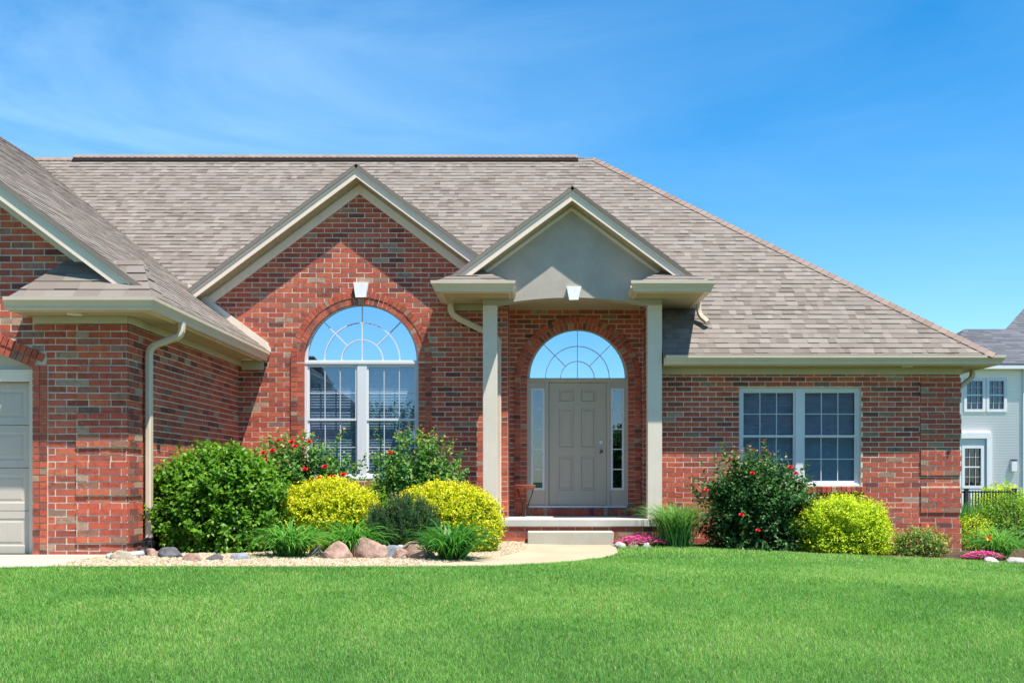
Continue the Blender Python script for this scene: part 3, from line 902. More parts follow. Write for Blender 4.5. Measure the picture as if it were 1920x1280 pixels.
rake(GT, XA, -5.44, -.6, 16.2, YG)
rake(PT, XP, -1.25, 2.42, 15.65, 15.95, fh=.155, frz=.05)
def GTT(x): return G(x) if x > XRG else ZRG - .745 * (XRG - x)
rake(GTT, XRG, -16.4, -4.50, 11.63, YF, fh=.17, frz=.09)

PROF = [(0, 0), (.062, 0), (.075, .012), (.080, .045), (.105, .082), (.118, .10), (.120, .138), (.092, .142), (.090, .128), (0, .118)]
def gutter(p0, p1, out, m0=0, m1=0, sc=1.0, name='gutter'):
    """p0,p1 at the fascia face, bottom of the gutter; out = outward unit vector; m = mitre at each end"""
    p0, p1, out = Vector(p0), Vector(p1), Vector(out); t = (p1 - p0).normalized()
    mb = MB(); n = len(PROF); up = Vector((0, 0, 1))
    A = [p0 + out * o * sc + up * h * sc - t * (o * sc * m0) for o, h in PROF]
    B = [p1 + out * o * sc + up * h * sc + t * (o * sc * m1) for o, h in PROF]
    mb.v.extend(tuple(q) for q in A + B)
    for i in range(n):
        j = (i + 1) % n; mb.f.append((i, j, n + j, n + i)); mb.uv.append(None); mb.mi.append(0)
    mb.f.append(tuple(range(n))[::-1]); mb.f.append(tuple(range(n, 2 * n))); mb.uv += [None, None]; mb.mi += [0, 0]
    return mb.build(name, M['gutter'], H)
def bx(name, mat, *boxes, bevel=.003, parent=None):
    mb = MB()
    for b in boxes: mb.box(*b)
    return mb.build(name, mat, parent or H, bevel=bevel)

# right wing eave
ze = 1.742
gutter((2.02, 15.95, ze), (7.08, 15.95, ze), (0, -1, 0), 0, 1)
gutter((7.08, 15.95, ze), (7.08, 27.4, ze), (1, 0, 0), 1, 0)
bx('fascia', M['trim'], (2.0, 7.078, 15.952, 15.975, ze - .01, ze + .13), (7.056, 7.078, 15.976, 27.4, ze - .01, ze + .13))
bx('soffit', M['soffit'], (2.0, 7.055, 15.976, YR - .001, ze - .002, ze + .012), (XR + .001, 7.055, YR, 27.4, ze - .002, ze + .012), bevel=0)
bx('frieze', M['frieze'], (2.0, XR + .028, YR - .028, YR - .003, 1.63, ze - .003), (XR + .003, XR + .028, YR, 27, 1.63, ze - .003))
# garage eave
ze = 1.862
gutter((-4.29, 11.54, ze), (-4.29, YG - .01, ze), (1, 0, 0), 1, 0)
gutter((-5.83, 11.54, ze), (-4.29, 11.54, ze), (0, -1, 0), 0, 1)
bx('fascia', M['trim'], (-5.82, -4.29, 11.542, 11.565, ze - .01, ze + .12), (-4.315, -4.292, 11.566, YG - .01, ze - .01, ze + .12), (-5.82, -5.797, 11.566, YF, ze - .01, ze + .12))
bx('soffit', M['soffit'], (-5.796, XS, 11.566, YF - .001, ze - .002, ze + .012), (XS + .001, -4.316, 11.566, YG - .002, ze - .002, ze + .012), bevel=0)
bx('frieze', M['frieze'], (-5.72, XS + .028, YF - .055, YF - .03, 1.775, ze - .003), (XS + .025, XS + .05, YF - .03, YG - .03, 1.775, ze - .003),
   (XS + .051, -4.27, YG - .06, YG - .025, 1.72, ze - .003))
m = MB()
xa_, xb_ = -5.46, -4.16
m.prism([(xa_, G(xa_) + .005), (xb_, G(xb_) + .005), (xb_, G(xb_) + .05), (xb_ - .06, G(xb_ - .06) + .125), (xa_, G(xa_) + .125)], [], front(YG), -.045, -.005)
m.build('flashing_board', M['trim'], H)
# porch: stucco gable with an arched bottom, beams, posts, ceiling
YP0, YP1 = 15.95, 16.17
PXL, PXR = -.775, 1.975
arc = []
for i in range(21):
    x = PXR - .2 - (PXR - PXL - .4) * i / 20; q = (i - 10) / 10
    arc.append((x, 2.665 + .11 * (1 - q * q)))
m = MB()
m.prism([(PXL, 2.665), (PXL, 2.95), (-1.2, 2.95), (-1.2, PT(-1.2) - .21), (XP, ZP - .21), (2.37, PT(2.37) - .21), (2.37, 2.95), (PXR, 2.95), (PXR, 2.665)] + arc, [], front(YP0), 0, YP1 - YP0)
m.build('porch_gable', M['stucco'], H)
bx('porch_beam', M['frieze'], (PXL, PXL + .22, YP1 + .001, YG - .001, 2.667, 3.0)); bx('porch_beam', M['frieze'], (PXR - .22, PXR, YP1 + .001, YR - .001, 2.667, 3.0))
for xl in (PXL, PXR - .22):
    mb = MB(); mb.box(xl, xl + .22, YP0 + .003, YP0 + .217, SLZ + .001, 2.664)
    mb.box(xl - .008, xl + .228, YP0 - .006, YP0 + .226, SLZ + .001, SLZ + .05)
    mb.build('post', M['post'], H, bevel=.006)
bx('porch_ceiling', M['soffit'], (PXL + .221, PXR - .221, YP1 + .001, YD + .008, 2.80, 2.83), bevel=0)
kx = (1076.5 - CX) / 123; keystone(kx, (CY - 536) / 123, (CY - 560) / 123, .215, .135, YP0 - .045, .06)
# porch eave returns
ze = 2.762; gs = 1.12
for s in (-1, 1):
    xo = XP + s * 1.965; xi = XP + s * .93          # outer and inner faces of the boxed return
    a, b = sorted((xo, xi))
    yo = 15.435
    gutter((a, yo, ze), (b, yo, ze), (0, -1, 0), 1 if s < 0 else .6, .6 if s < 0 else 1, gs)
    gutter((xo, yo, ze), (xo, 16.45 if s < 0 else 16.95, ze), (s, 0, 0), 1, 0, gs)
    ins = .02 * s
    yend = YG - .002 if s < 0 else 16.98
    bx('fascia', M['trim'], (a + .002, b - .002, yo + .002, yo + .025, ze - .008, ze + .12),
       (*sorted((xo - .002 * s, xo - .025 * s)), yo + .026, yend, ze - .008, ze + .12), (*sorted((xi + .002 * s, xi + .025 * s)), yo + .026, YP0 - .001, ze - .008, ze + .12))
    # inner end of the gutter return
    gutter((xi, yo + .0, ze), (xi, YP0 - .002, ze), (-s, 0, 0), .6, 0, gs * .6)
    xbm = PXL if s < 0 else PXR
    bx('soffit', M['soffit'], (*sorted((xo - .026 * s, xi + .026 * s)), yo + .026, YP0 - .001, ze - .001, ze + .012),
       (*sorted((xo - .026 * s, xbm)), YP0, yend, ze - .0015, ze + .0115), bevel=0)
bx('frieze', M['frieze'], (-1.36, PXL - .002, YG - .028, YG - .003, 2.66, ze - .003))
# porch slab and brick riser
mb = MB()
mb.box(-.60, 1.99, 15.75, YD + .005, SLZ - .115, SLZ)
mb.build('porch_slab', M['slabstone'], H, bevel=.012)
mb = MB(); mb.box(-.54, 1.93, 15.79, 16.6, -1.2, SLZ - .116); w = mb.build('porch_riser', M['mortar'], H)
mb = MB(); lay(mb, lambda z: [(-.55, 1.94)], front(15.78), z0=-1.2, zmax=SLZ - .13); mb.build('brickwork', M['brick'], w)

# downspouts
def downspout(pts, w=.095, d=.07, base=None, axis='x'):
    mb = MB()
    P = [Vector(p) for p in pts]
    # round the bends
    Q = [P[0]]
    for i in range(1, len(P) - 1):
        a, b, c = P[i - 1], P[i], P[i + 1]; r = min(.09, (a - b).length * .45, (c - b).length * .45)
        s, e = b + (a - b).normalized() * r, b + (c - b).normalized() * r
        for k in range(6):
            t = k / 5; Q.append(s * (1 - t) ** 2 + b * 2 * t * (1 - t) + e * t * t)
    Q.append(P[-1])
    ring = []
    for i, p in enumerate(Q):
        t = (Q[min(i + 1, len(Q) - 1)] - Q[max(i - 1, 0)]).normalized()
        sd = Vector((0, 1, 0)) if axis == 'y' else Vector((1, 0, 0))
        if abs(t.dot(sd)) > .9: sd = Vector((0, 0, 1))
        u = (sd - t * sd.dot(t)).normalized(); v = t.cross(u)
        n = len(mb.v); h, g_ = w / 2, d / 2; c = .014
        for (x, y) in ((-h + c, -g_), (h - c, -g_), (h, -g_ + c), (h, g_ - c), (h - c, g_), (-h + c, g_), (-h, g_ - c), (-h, -g_ + c)):
            mb.v.append(tuple(p + u * x + v * y))
        ring.append(n)
    for i in range(len(Q) - 1):
        for k in range(8):
            k2 = (k + 1) % 8; mb.f.append((ring[i] + k, ring[i] + k2, ring[i + 1] + k2, ring[i + 1] + k)); mb.uv.append(None); mb.mi.append(0)
    for r in (ring[0], ring[-1]): mb.f.append(tuple(r + k for k in range(8))); mb.uv.append(None); mb.mi.append(0)
    return mb.build('downspout', M['gutter'], H)
ds = downspout([(-4.235, 12.52, 1.90), (-4.235, 12.52, 1.72), (-4.60, 12.45, 1.57), (-4.60, 12.45, -.74)], axis='y', w=.105)
mb = MB(); mb.box(-4.665, -4.535, 12.385, 12.515, -.90, -.74); mb.box(-4.655, -4.545, 12.395, 12.505, -.74, -.70); mb.build('drain_adapter', M['black'], ds, bevel=.01)
downspout([(-1.30, 16.36, 2.80), (-1.30, 16.36, 2.60), (-1.13, 16.41, 2.50), (-.60, 16.44, 2.245), (-.555, 16.445, 2.17), (-.555, 16.445, -.62)])
downspout([(2.62, 16.55, 2.80), (2.64, 16.55, 2.60), (2.76, 16.42, 2.46)], axis='y')
downspout([(7.02, 16.62, 1.76), (7.02, 16.62, 1.62), (6.80, 16.62, 1.45), (6.76, 16.62, 1.35), (6.76, 16.62, -1.1)], axis='y')
def soffit_light(x, y, z):
    mb = MB(); pts = [(x + .085 * math.cos(k * math.tau / 24), y + .085 * math.sin(k * math.tau / 24)) for k in range(24)]
    mb.prism(pts, [], lambda u, v, d: (u, v, z + d), -.012, -.001)
    mb.build('soffit_light', M['lamp'], H)
soffit_light(-5.17, 11.73, 1.86); soffit_light(-4.47, 16.2, 1.86); soffit_light(5.8, 16.12, 1.74)

# step in front of the porch
mb = MB(); mb.box(-.085, 1.19, 15.35, 15.745, -1.1, -.785)
st = mb.build('concrete_step', M['concrete'], None, bevel=.012)
tag(st, 'single pale concrete step below the porch slab', 'step')

# plant stand by the door
px_, py_ = -.13, 16.85
ps = thing('plant_stand', 'wrought iron plant stand holding a shallow terracotta tray beside the door', 'plant stand', (px_, py_, SLZ))
mb = MB(); n = 20
prof = [(.001, .44), (.10, .44), (.165, .47), (.175, .51), (.165, .515), (.155, .49), (.09, .46), (.001, .46)]
for i in range(len(prof) - 1):
    for k in range(n):
        a0, a1 = math.tau * k / n, math.tau * (k + 1) / n
        (r0, h0), (r1, h1) = prof[i], prof[i + 1]
        mb.face([(px_ + r * math.cos(a), py_ + r * math.sin(a), SLZ + h) for r, h, a in ((r0, h0, a0), (r0, h0, a1), (r1, h1, a1), (r1, h1, a0))])
mb.build('tray', M['terracotta'], ps)
for k in range(3):
    a = k * math.tau / 3 + .5; c_, s_ = math.cos(a), math.sin(a)
    mb = MB(); mb.tube([(px_ + r * c_, py_ + r * s_, SLZ + h) for r, h in ((.15, .46), (.12, .36), (.06, .22), (.05, .12), (.09, .03), (.13, .008))], .008, 6)
    mb.build('leg', M['iron'], ps, smooth=True)
mb = MB(); mb.tube([(px_ + .06 * math.cos(a), py_ + .06 * math.sin(a), SLZ + .22) for a in np.linspace(0, math.tau, 17)], .006, 6); mb.build('ring', M['iron'], ps)

# drain pipe at the garage corner
mb = MB()
mb.tube([(-4.60, 12.33, -.855), (-4.52, 12.0, -.85), (-4.42, 11.75, -.85)], .055, 12)
dp = mb.build('drain_pipe', M['black'], None, smooth=True)
tag(dp, 'black and white drain pipe lying on gravel at the garage downspout', 'drain pipe')
mb = MB(); mb.tube([(-4.42, 11.75, -.848), (-4.55, 11.45, -.85), (-4.62, 11.3, -.85)], .038, 12); mb.build('pipe_end', M['white'], dp, smooth=True)

exec_plants = True
# ------------------------------------------------------------------ leaves
def leaf_mesh(name, P, D, N, L, W, tint, fold=.25):
    """one folded rhombic leaf per point: P base, D axis, N normal"""
    n = len(P)
    D = D / np.linalg.norm(D, axis=1, keepdims=True)
    S = np.cross(D, N); S /= (np.linalg.norm(S, axis=1, keepdims=True) + 1e-9)
    Nn = np.cross(S, D)
    L = L[:, None]; W = W[:, None]
    b = P; tip = P + D * L - Nn * L * .18
    m = P + D * L * .5
    l = m + S * W * .5 + Nn * W * fold; r = m - S * W * .5 + Nn * W * fold
    V = np.stack([b, l, tip, r], 1).reshape(-1, 3)
    i = np.arange(n) * 4
    T = np.concatenate([np.stack([i, i + 1, i + 2], 1), np.stack([i, i + 2, i + 3], 1)])
    return np_mesh(name, V, faces_tri=T, attr={'tint': np.repeat(tint, 4)})

def unit(n):
    v = rng.normal(size=(n, 3)); return v / np.linalg.norm(v, axis=1, keepdims=True)

def shrub_leaves(cx, cy, cz, rx, ry, h, shoots, per, Ls, Ws, lump=.16, span=.26, up=.5, seed=1, tipbias=0.0, wild=.06, base=.72, flat=.9):
    """leafy shoots ending on a lumpy dome; returns P, D, N, along (0 = old, 1 = tip), shoot tips"""
    d = unit(shoots * 2); d = d[d[:, 2] > -base][:shoots]
    n = len(d)
    off = seed * 13.7
    lum = np.array([noise.noise(Vector((v[0] * 2.2 + off, v[1] * 2.2, v[2] * 2.2))) + .6 * noise.noise(Vector((v[0] * 5.1 + off, v[1] * 5.1, v[2] * 5.1 + 9))) for v in d])
    R = 1 + lump * lum + wild * np.clip(rng.normal(size=n), -1.2, 2.2)
    depth = rng.random(n) ** 2.0 * .38
    R = R * (1 - depth)
    hz = np.sqrt(d[:, 0] ** 2 + d[:, 1] ** 2) + 1e-6; hf = np.where(d[:, 2] < .35, np.clip(1 / hz, 1, 1.6) ** .8, np.clip(1 / hz, 1, 1.3) ** .35)
    tip = np.stack([cx + d[:, 0] * rx * R * hf, cy + d[:, 1] * ry * R * hf, cz + h * .42 + np.where(d[:, 2] > 0, d[:, 2] * h * .58 * R, d[:, 2] * h * .42 / .72)], 1)
    tip[:, 2] = np.maximum(tip[:, 2], cz + .03)
    ax = d * np.array([1, 1, .8]) + np.array([0, 0, up]) + rng.normal(size=(n, 3)) * .25
    ax /= np.linalg.norm(ax, axis=1, keepdims=True)
    k = np.tile(np.linspace(0, 1, per), (n, 1))
    P = tip[:, None, :] - ax[:, None, :] * (span * (1 - k))[..., None] * rng.uniform(.6, 1.2, (n, 1, 1))
    P = P + rng.normal(size=P.shape) * .012
    ang = (np.arange(per) * 2.4)[None, :] + rng.uniform(0, 6.28, (n, 1))
    a1 = np.cross(ax, unit(n)); a1 /= np.linalg.norm(a1, axis=1, keepdims=True); a2 = np.cross(ax, a1)
    side = a1[:, None] * np.cos(ang)[..., None] + a2[:, None] * np.sin(ang)[..., None]
    D = side * flat + ax[:, None] * (.35 + .6 * k)[..., None] + rng.normal(size=side.shape) * .2
    N = np.array([0, 0, 1.0])[None, None] * .8 + ax[:, None] * .6 + rng.normal(size=side.shape) * .35
    al = k.ravel()
    L = rng.uniform(Ls[0], Ls[1], len(al)) * (1 - .35 * (al > .85)); W = L * rng.uniform(Ws[0], Ws[1], len(al))
    return P.reshape(-1, 3), D.reshape(-1, 3), N.reshape(-1, 3), al, L, W, tip, ax, depth

def stems(cx, cy, cz, rx, ry, h, n, parent, r=.012):
    mb = MB()
    for _ in range(n):
        a = random.uniform(0, 6.28); q = random.uniform(.2, .75)
        mb.tube([(cx + random.uniform(-.05, .05), cy + random.uniform(-.05, .05), cz - .03), (cx + rx * q * .5 * math.cos(a), cy + ry * q * .5 * math.sin(a), cz + h * .4),
                 (cx + rx * q * math.cos(a), cy + ry * q * math.sin(a), cz + h * random.uniform(.65, .85))], [r, r * .7, r * .3], 5)
    return mb.build('stem', M['bark'], parent)
M['bark'] = mat_plain('shrub bark', (.09, .06, .04), .9, .1)

def shrub(name, label, cat, cx, cy, rx, ry, h, shoots, per, Ls, Ws, mat, seed, tintf=None, group=None, **kw):
    cz = terr1(cx, cy)
    o = thing(name, label, cat, (cx, cy, cz), group)
    P, D, N, al, L, W, tip, ax, dep = shrub_leaves(cx, cy, cz, rx, ry, h, shoots, per, Ls, Ws, seed=seed, **kw)
    tint = np.clip(.5 + rng.normal(size=len(al)) * .17, 0, 1) if tintf is None else tintf(al, P, cz, h)
    new_obj('foliage', leaf_mesh('foliage', P, D, N, L, W, tint), mat, o)
    stems(cx, cy, cz, rx * .8, ry * .8, h, 14, o)
    return o, tip, ax, dep

GREEN = mat_leaf('green shrub leaf', [(0, (.040, .12, .016)), (.35, (.085, .23, .022)), (.7, (.17, .36, .030)), (1, (.32, .48, .06))], .42, .45)
YELLOW = mat_leaf('golden spirea leaf', [(0, (.19, .36, .015)), (.3, (.46, .56, .015)), (.62, (.77, .71, .02)), (.9, (.84, .63, .03)), (1, (.80, .44, .05))], .5)
LIME = mat_leaf('lime spirea leaf', [(0, (.20, .38, .015)), (.35, (.46, .62, .02)), (.75, (.74, .80, .03)), (1, (.80, .64, .05))], .5)
ROSE = mat_leaf('rose leaf', [(0, (.028, .10, .026)), (.4, (.070, .22, .046)), (.72, (.18, .36, .075)), (.88, (.40, .42, .12)), (1, (.50, .27, .12))], .48, .38, .22)
ROSE_D = mat_leaf('dark rose leaf', [(0, (.020, .065, .020)), (.4, (.045, .14, .034)), (.72, (.12, .24, .055)), (.86, (.30, .24, .09)), (1, (.40, .13, .075))], .42, .30, .3)
VARI = mat_leaf('variegated leaf', [(0, (.05, .14, .02)), (.4, (.14, .28, .04)), (.7, (.45, .52, .08)), (1, (.70, .64, .14))], .42)
BLADE = mat_leaf('strap leaf', [(0, (.035, .16, .026)), (.5, (.10, .33, .045)), (1, (.26, .54, .10))], .4, .45)
MISC = mat_leaf('miscanthus blade', [(0, (.06, .20, .04)), (.5, (.14, .36, .07)), (1, (.32, .52, .18))], .45, .4)
PINE = mat_leaf('pine needle', [(0, (.030, .11, .04)), (.5, (.065, .19, .06)), (1, (.16, .30, .10))], .5, .25)
PETAL_R = mat_plain('red petal', (.62, .016, .025), .5, .3)
PETAL_P = mat_leaf('pink petal', [(0, (.55, .02, .20)), (.5, (.75, .05, .32)), (1, (.85, .16, .46))], .55)
GREY = mat_leaf('grey green blade', [(0, (.16, .20, .15)), (1, (.30, .34, .28))], .6)

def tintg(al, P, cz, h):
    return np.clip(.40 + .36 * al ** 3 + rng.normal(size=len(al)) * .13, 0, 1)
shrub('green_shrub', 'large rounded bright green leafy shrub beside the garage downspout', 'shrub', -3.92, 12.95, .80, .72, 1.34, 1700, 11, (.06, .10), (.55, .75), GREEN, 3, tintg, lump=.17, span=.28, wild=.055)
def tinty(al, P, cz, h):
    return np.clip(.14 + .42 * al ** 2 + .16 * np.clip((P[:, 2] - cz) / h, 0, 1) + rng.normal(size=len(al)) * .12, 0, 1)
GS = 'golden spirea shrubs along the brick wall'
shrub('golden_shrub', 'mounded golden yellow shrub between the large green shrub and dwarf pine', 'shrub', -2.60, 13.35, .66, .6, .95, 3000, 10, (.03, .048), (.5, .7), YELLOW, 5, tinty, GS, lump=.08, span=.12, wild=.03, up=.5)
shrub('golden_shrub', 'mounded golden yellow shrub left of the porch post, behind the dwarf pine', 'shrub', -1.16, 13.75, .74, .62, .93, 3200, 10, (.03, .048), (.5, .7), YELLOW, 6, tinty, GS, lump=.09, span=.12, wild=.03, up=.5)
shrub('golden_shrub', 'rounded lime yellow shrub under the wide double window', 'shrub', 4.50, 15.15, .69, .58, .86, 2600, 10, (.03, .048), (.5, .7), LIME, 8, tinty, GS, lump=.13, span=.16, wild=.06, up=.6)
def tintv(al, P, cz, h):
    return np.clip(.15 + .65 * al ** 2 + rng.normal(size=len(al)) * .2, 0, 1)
shrub('variegated_shrub', 'small low shrub with dark green leaves and yellow tips at right house corner', 'shrub', 5.58, 15.0, .41, .38, .44, 420, 9, (.03, .05), (.4, .6), VARI, 9, tintv, lump=.2, span=.14, wild=.10)
def tintl(al, P, cz, h):
    return np.clip(.55 + .3 * al + rng.normal(size=len(al)) * .13, 0, 1)
shrub('pale_green_shrub', 'small pale green shrub tucked between the two golden shrubs near the arched window', 'shrub', -2.28, 14.55, .42, .35, .86, 420, 10, (.04, .065), (.5, .7), GREEN, 12, tintl, lump=.2)

# rose bushes
def rose(label, cx, cy, rx, ry, h, seed, shoots, nfl, fl):
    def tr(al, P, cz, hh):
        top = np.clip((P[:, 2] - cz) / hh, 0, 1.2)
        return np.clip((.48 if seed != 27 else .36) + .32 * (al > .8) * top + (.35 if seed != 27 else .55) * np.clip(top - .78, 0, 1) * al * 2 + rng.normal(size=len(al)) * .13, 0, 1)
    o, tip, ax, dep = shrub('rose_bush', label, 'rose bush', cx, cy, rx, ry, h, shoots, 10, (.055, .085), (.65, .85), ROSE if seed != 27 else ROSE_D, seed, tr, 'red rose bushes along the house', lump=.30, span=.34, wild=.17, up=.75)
    for (px, py, Y) in fl:
        c = Vector(at(px, py, Y)); mb = MB(); r0 = random.uniform(.036, .052)
        for ring, (cnt, rr, tilt) in enumerate(((6, 1.0, .35), (5, .75, .8), (4, .5, 1.25))):
            for k in range(cnt):
                a = math.tau * k / cnt + ring * .5 + random.uniform(-.2, .2)
                out = Vector((math.cos(a), math.sin(a) , 0)); upv = Vector((0, -.5, .85)).normalized()
                sd = upv.cross(out).normalized(); out = sd.cross(upv)
                tipv = (out * math.cos(tilt) + upv * math.sin(tilt)) * r0 * rr
                wv = sd * r0 * .55 * rr
                b_ = c + upv * .004 * ring
                mb.face([b_, b_ + tipv * .6 + wv, b_ + tipv * 1.0 + wv * .45 + upv * .005, b_ + tipv * 1.0 - wv * .45 + upv * .005, b_ + tipv * .6 - wv])
        mb.build('flower', PETAL_R, o)
    return o
rose('rose bush with many red blooms below the left half of the arched window', -3.42, 15.0, .80, .55, 1.52, 21, 800, 9,
     [(522, 827, 14.6), (547, 830, 14.6), (553, 838, 14.5), (580, 829, 14.55), (572, 881, 14.45), (597, 897, 14.4), (622, 894, 14.4), (500, 863, 14.4), (511, 846, 14.5), (609, 876, 14.5), (494, 850, 14.5), (644, 891, 14.5)])
rose('rose bush with a single red bloom before the right half of the arched window', -1.70, 14.9, .64, .52, 1.55, 24, 760, 3, [(732, 850, 14.4)])
rose('broad dark rose bush covering the lower left of the wide double window', 3.30, 15.3, .78, .58, 1.42, 27, 1150, 6,
     [(1482, 877, 14.85), (1492, 888, 14.8), (1390, 966, 14.68), (1411, 888, 14.7), (1324, 920, 14.9), (1421, 995, 14.7)])

# strap-leaved clumps
def clump_mesh(name, cx, cy, cz, n, L, spread, w, droop, tintr=(.2, .9), r0=.08, seg=6):
    a = rng.uniform(0, math.tau, n); lean = np.sqrt(rng.random(n)) * spread
    Ln = L * rng.uniform(.65, 1.1, n)
    base = np.stack([cx + r0 * rng.normal(size=n) * .8, cy + r0 * rng.normal(size=n) * .8, np.full(n, cz)], 1)
    out = np.stack([np.cos(a), np.sin(a), np.zeros(n)], 1); sd = np.stack([-np.sin(a), np.cos(a), np.zeros(n)], 1)
    tw = rng.normal(size=n) * .5
    sd = sd * np.cos(tw)[:, None] + np.array([0, 0, 1.]) * np.sin(tw)[:, None] * .5
    th = lean.copy(); p = base.copy(); V = []
    for i in range(seg + 1):
        t = i / seg
        ww = w * (1 - t ** 2.2) * rng.uniform(.85, 1.15, n) * (.55 + .45 * min(1, t * 4))
        V.append(p + sd * (ww / 2)[:, None]); V.append(p - sd * (ww / 2)[:, None])
        step = Ln / seg
        p = p + out * (np.sin(th) * step)[:, None] + np.array([0, 0, 1.]) * (np.cos(th) * step)[:, None]
        th = th + droop / seg * (.4 + 1.6 * t) * rng.uniform(.7, 1.3, n)
    V = np.stack(V, 1); V[..., 2] = np.maximum(V[..., 2], cz + .004)
    k = 2 * (seg + 1); i0 = np.arange(n)[:, None] * k + np.arange(seg)[None] * 2
    Q = np.stack([i0, i0 + 1, i0 + 3, i0 + 2], -1).reshape(-1, 4)
    tint = np.repeat(rng.uniform(*tintr, n), k)
    return np_mesh(name, V.reshape(-1, 3), faces_quad=Q, attr={'tint': tint}, smooth=True)
def clump(name, label, cat, cx, cy, n, L, spread, w, droop, mat, group=None, **kw):
    cz = terr1(cx, cy)
    o = new_obj(name, clump_mesh(name, cx, cy, cz, n, L, spread, w, droop, **kw), mat)
    return tag(o, label, cat, group)
DG = 'daylily clumps along the front of the gravel bed'
clump('daylily', 'grassy daylily clump at the foot of the large green shrub', 'plant', -2.83, 12.15, 380, .66, .80, .026, 1.9, BLADE, DG)
clump('daylily', 'grassy daylily clump behind the pink boulders, in front of the golden shrub', 'plant', -2.17, 12.65, 380, .70, .80, .026, 1.9, BLADE, DG)
clump('daylily', 'darker grassy daylily clump right of the boulders, nearest the walkway', 'plant', -.95, 12.2, 420, .70, .80, .026, 1.9, BLADE, DG, tintr=(.0, .6))
clump('ornamental_grass', 'tall arching ornamental grass beside the right porch post', 'grass plant', 2.10, 15.28, 1000, .90, .36, .014, 1.7, MISC, r0=.12, seg=7)
clump('lavender', 'thin grey green spiky plant at the foot of the left porch post', 'plant', -.62, 15.2, 90, .42, .4, .008, .5, GREY)
# dwarf pine with upright candles
cz = terr1(-1.62, 12.95)
pn = thing('dwarf_pine', 'dark green dwarf pine with upright candles between the golden shrubs', 'shrub', (-1.62, 12.95, cz))
d = unit(700); d = d[d[:, 2] > -.3][:300]; n = len(d)
tip = np.stack([-1.62 + d[:, 0] * .40, 12.95 + d[:, 1] * .36, cz + .22 + np.maximum(d[:, 2], -.2) * .36], 1) * 1.0
up_ = d * .5 + np.array([0, 0, 1.0]); up_ /= np.linalg.norm(up_, axis=1, keepdims=True)
per = 70
k = np.tile(np.linspace(0, 1, per), (n, 1)); ln = rng.uniform(.16, .30, n)
P = tip[:, None] + up_[:, None] * (k * ln[:, None] - .1)[..., None]
sd = unit(n * per).reshape(n, per, 3)
D = sd + up_[:, None] * 1.1
Nn = unit(n * per)
Pn = P.reshape(-1, 3); Dn = D.reshape(-1, 3)
new_obj('needles', leaf_mesh('needles', Pn, Dn, Nn, rng.uniform(.035, .055, len(Pn)), np.full(len(Pn), .0065), np.clip(.2 + .5 * k.ravel() ** 2 + rng.normal(size=len(Pn)) * .15, 0, 1), .1), PINE, pn)
mb = MB()
for i in range(n):
    mb.tube([tuple(tip[i] - up_[i] * .1), tuple(tip[i] + up_[i] * ln[i] * .9)], [.004, .002], 4)
mb.build('branch', M['bark'], pn)

# pink flowers
def pinks(label, cx, cy, rx, ry, h, n):
    cz = terr1(cx, cy)
    o = thing('pink_flowers', label, 'flowers', (cx, cy, cz), 'pink flower cushions at the bed edge')
    a = rng.uniform(0, 6.28, n); r = np.sqrt(rng.random(n))
    x, y = cx + rx * r * np.cos(a), cy + ry * r * np.sin(a)
    z = cz + h * (1 - .6 * r ** 2) * rng.uniform(.75, 1.05, n)
    P = []; D = []; N = []; T = []
    for i in range(n):
        t0 = rng.random()
        for q in range(5):
            an = q * 1.2566 + rng.random()
            P.append((x[i], y[i], z[i])); D.append((math.cos(an), math.sin(an) - .35, .45)); N.append((0, -.5, 1)); T.append(t0)
    P, D, N = map(np.array, (P, D, N))
    new_obj('blossom', leaf_mesh('blossom', P, D.astype(float), N.astype(float), np.full(len(P), .024), np.full(len(P), .022), np.array(T), .05), PETAL_P, o)
    m = n * 2; a = rng.uniform(0, 6.28, m); r = np.sqrt(rng.random(m))
    P = np.stack([cx + rx * r * np.cos(a), cy + ry * r * np.sin(a), cz + h * .7 * rng.random(m)], 1)
    new_obj('foliage', leaf_mesh('foliage', P, unit(m) + np.array([0, 0, .6]), unit(m), np.full(m, .04), np.full(m, .02), rng.uniform(.2, .7, m)), GREEN, o)
pinks('low cushion of pink flowers between the step and the ornamental grass', 1.56, 15.15, .40, .25, .16, 420)
pinks('low cushion of pink flowers at the right house corner', 6.30, 14.55, .30, .22, .12, 300)

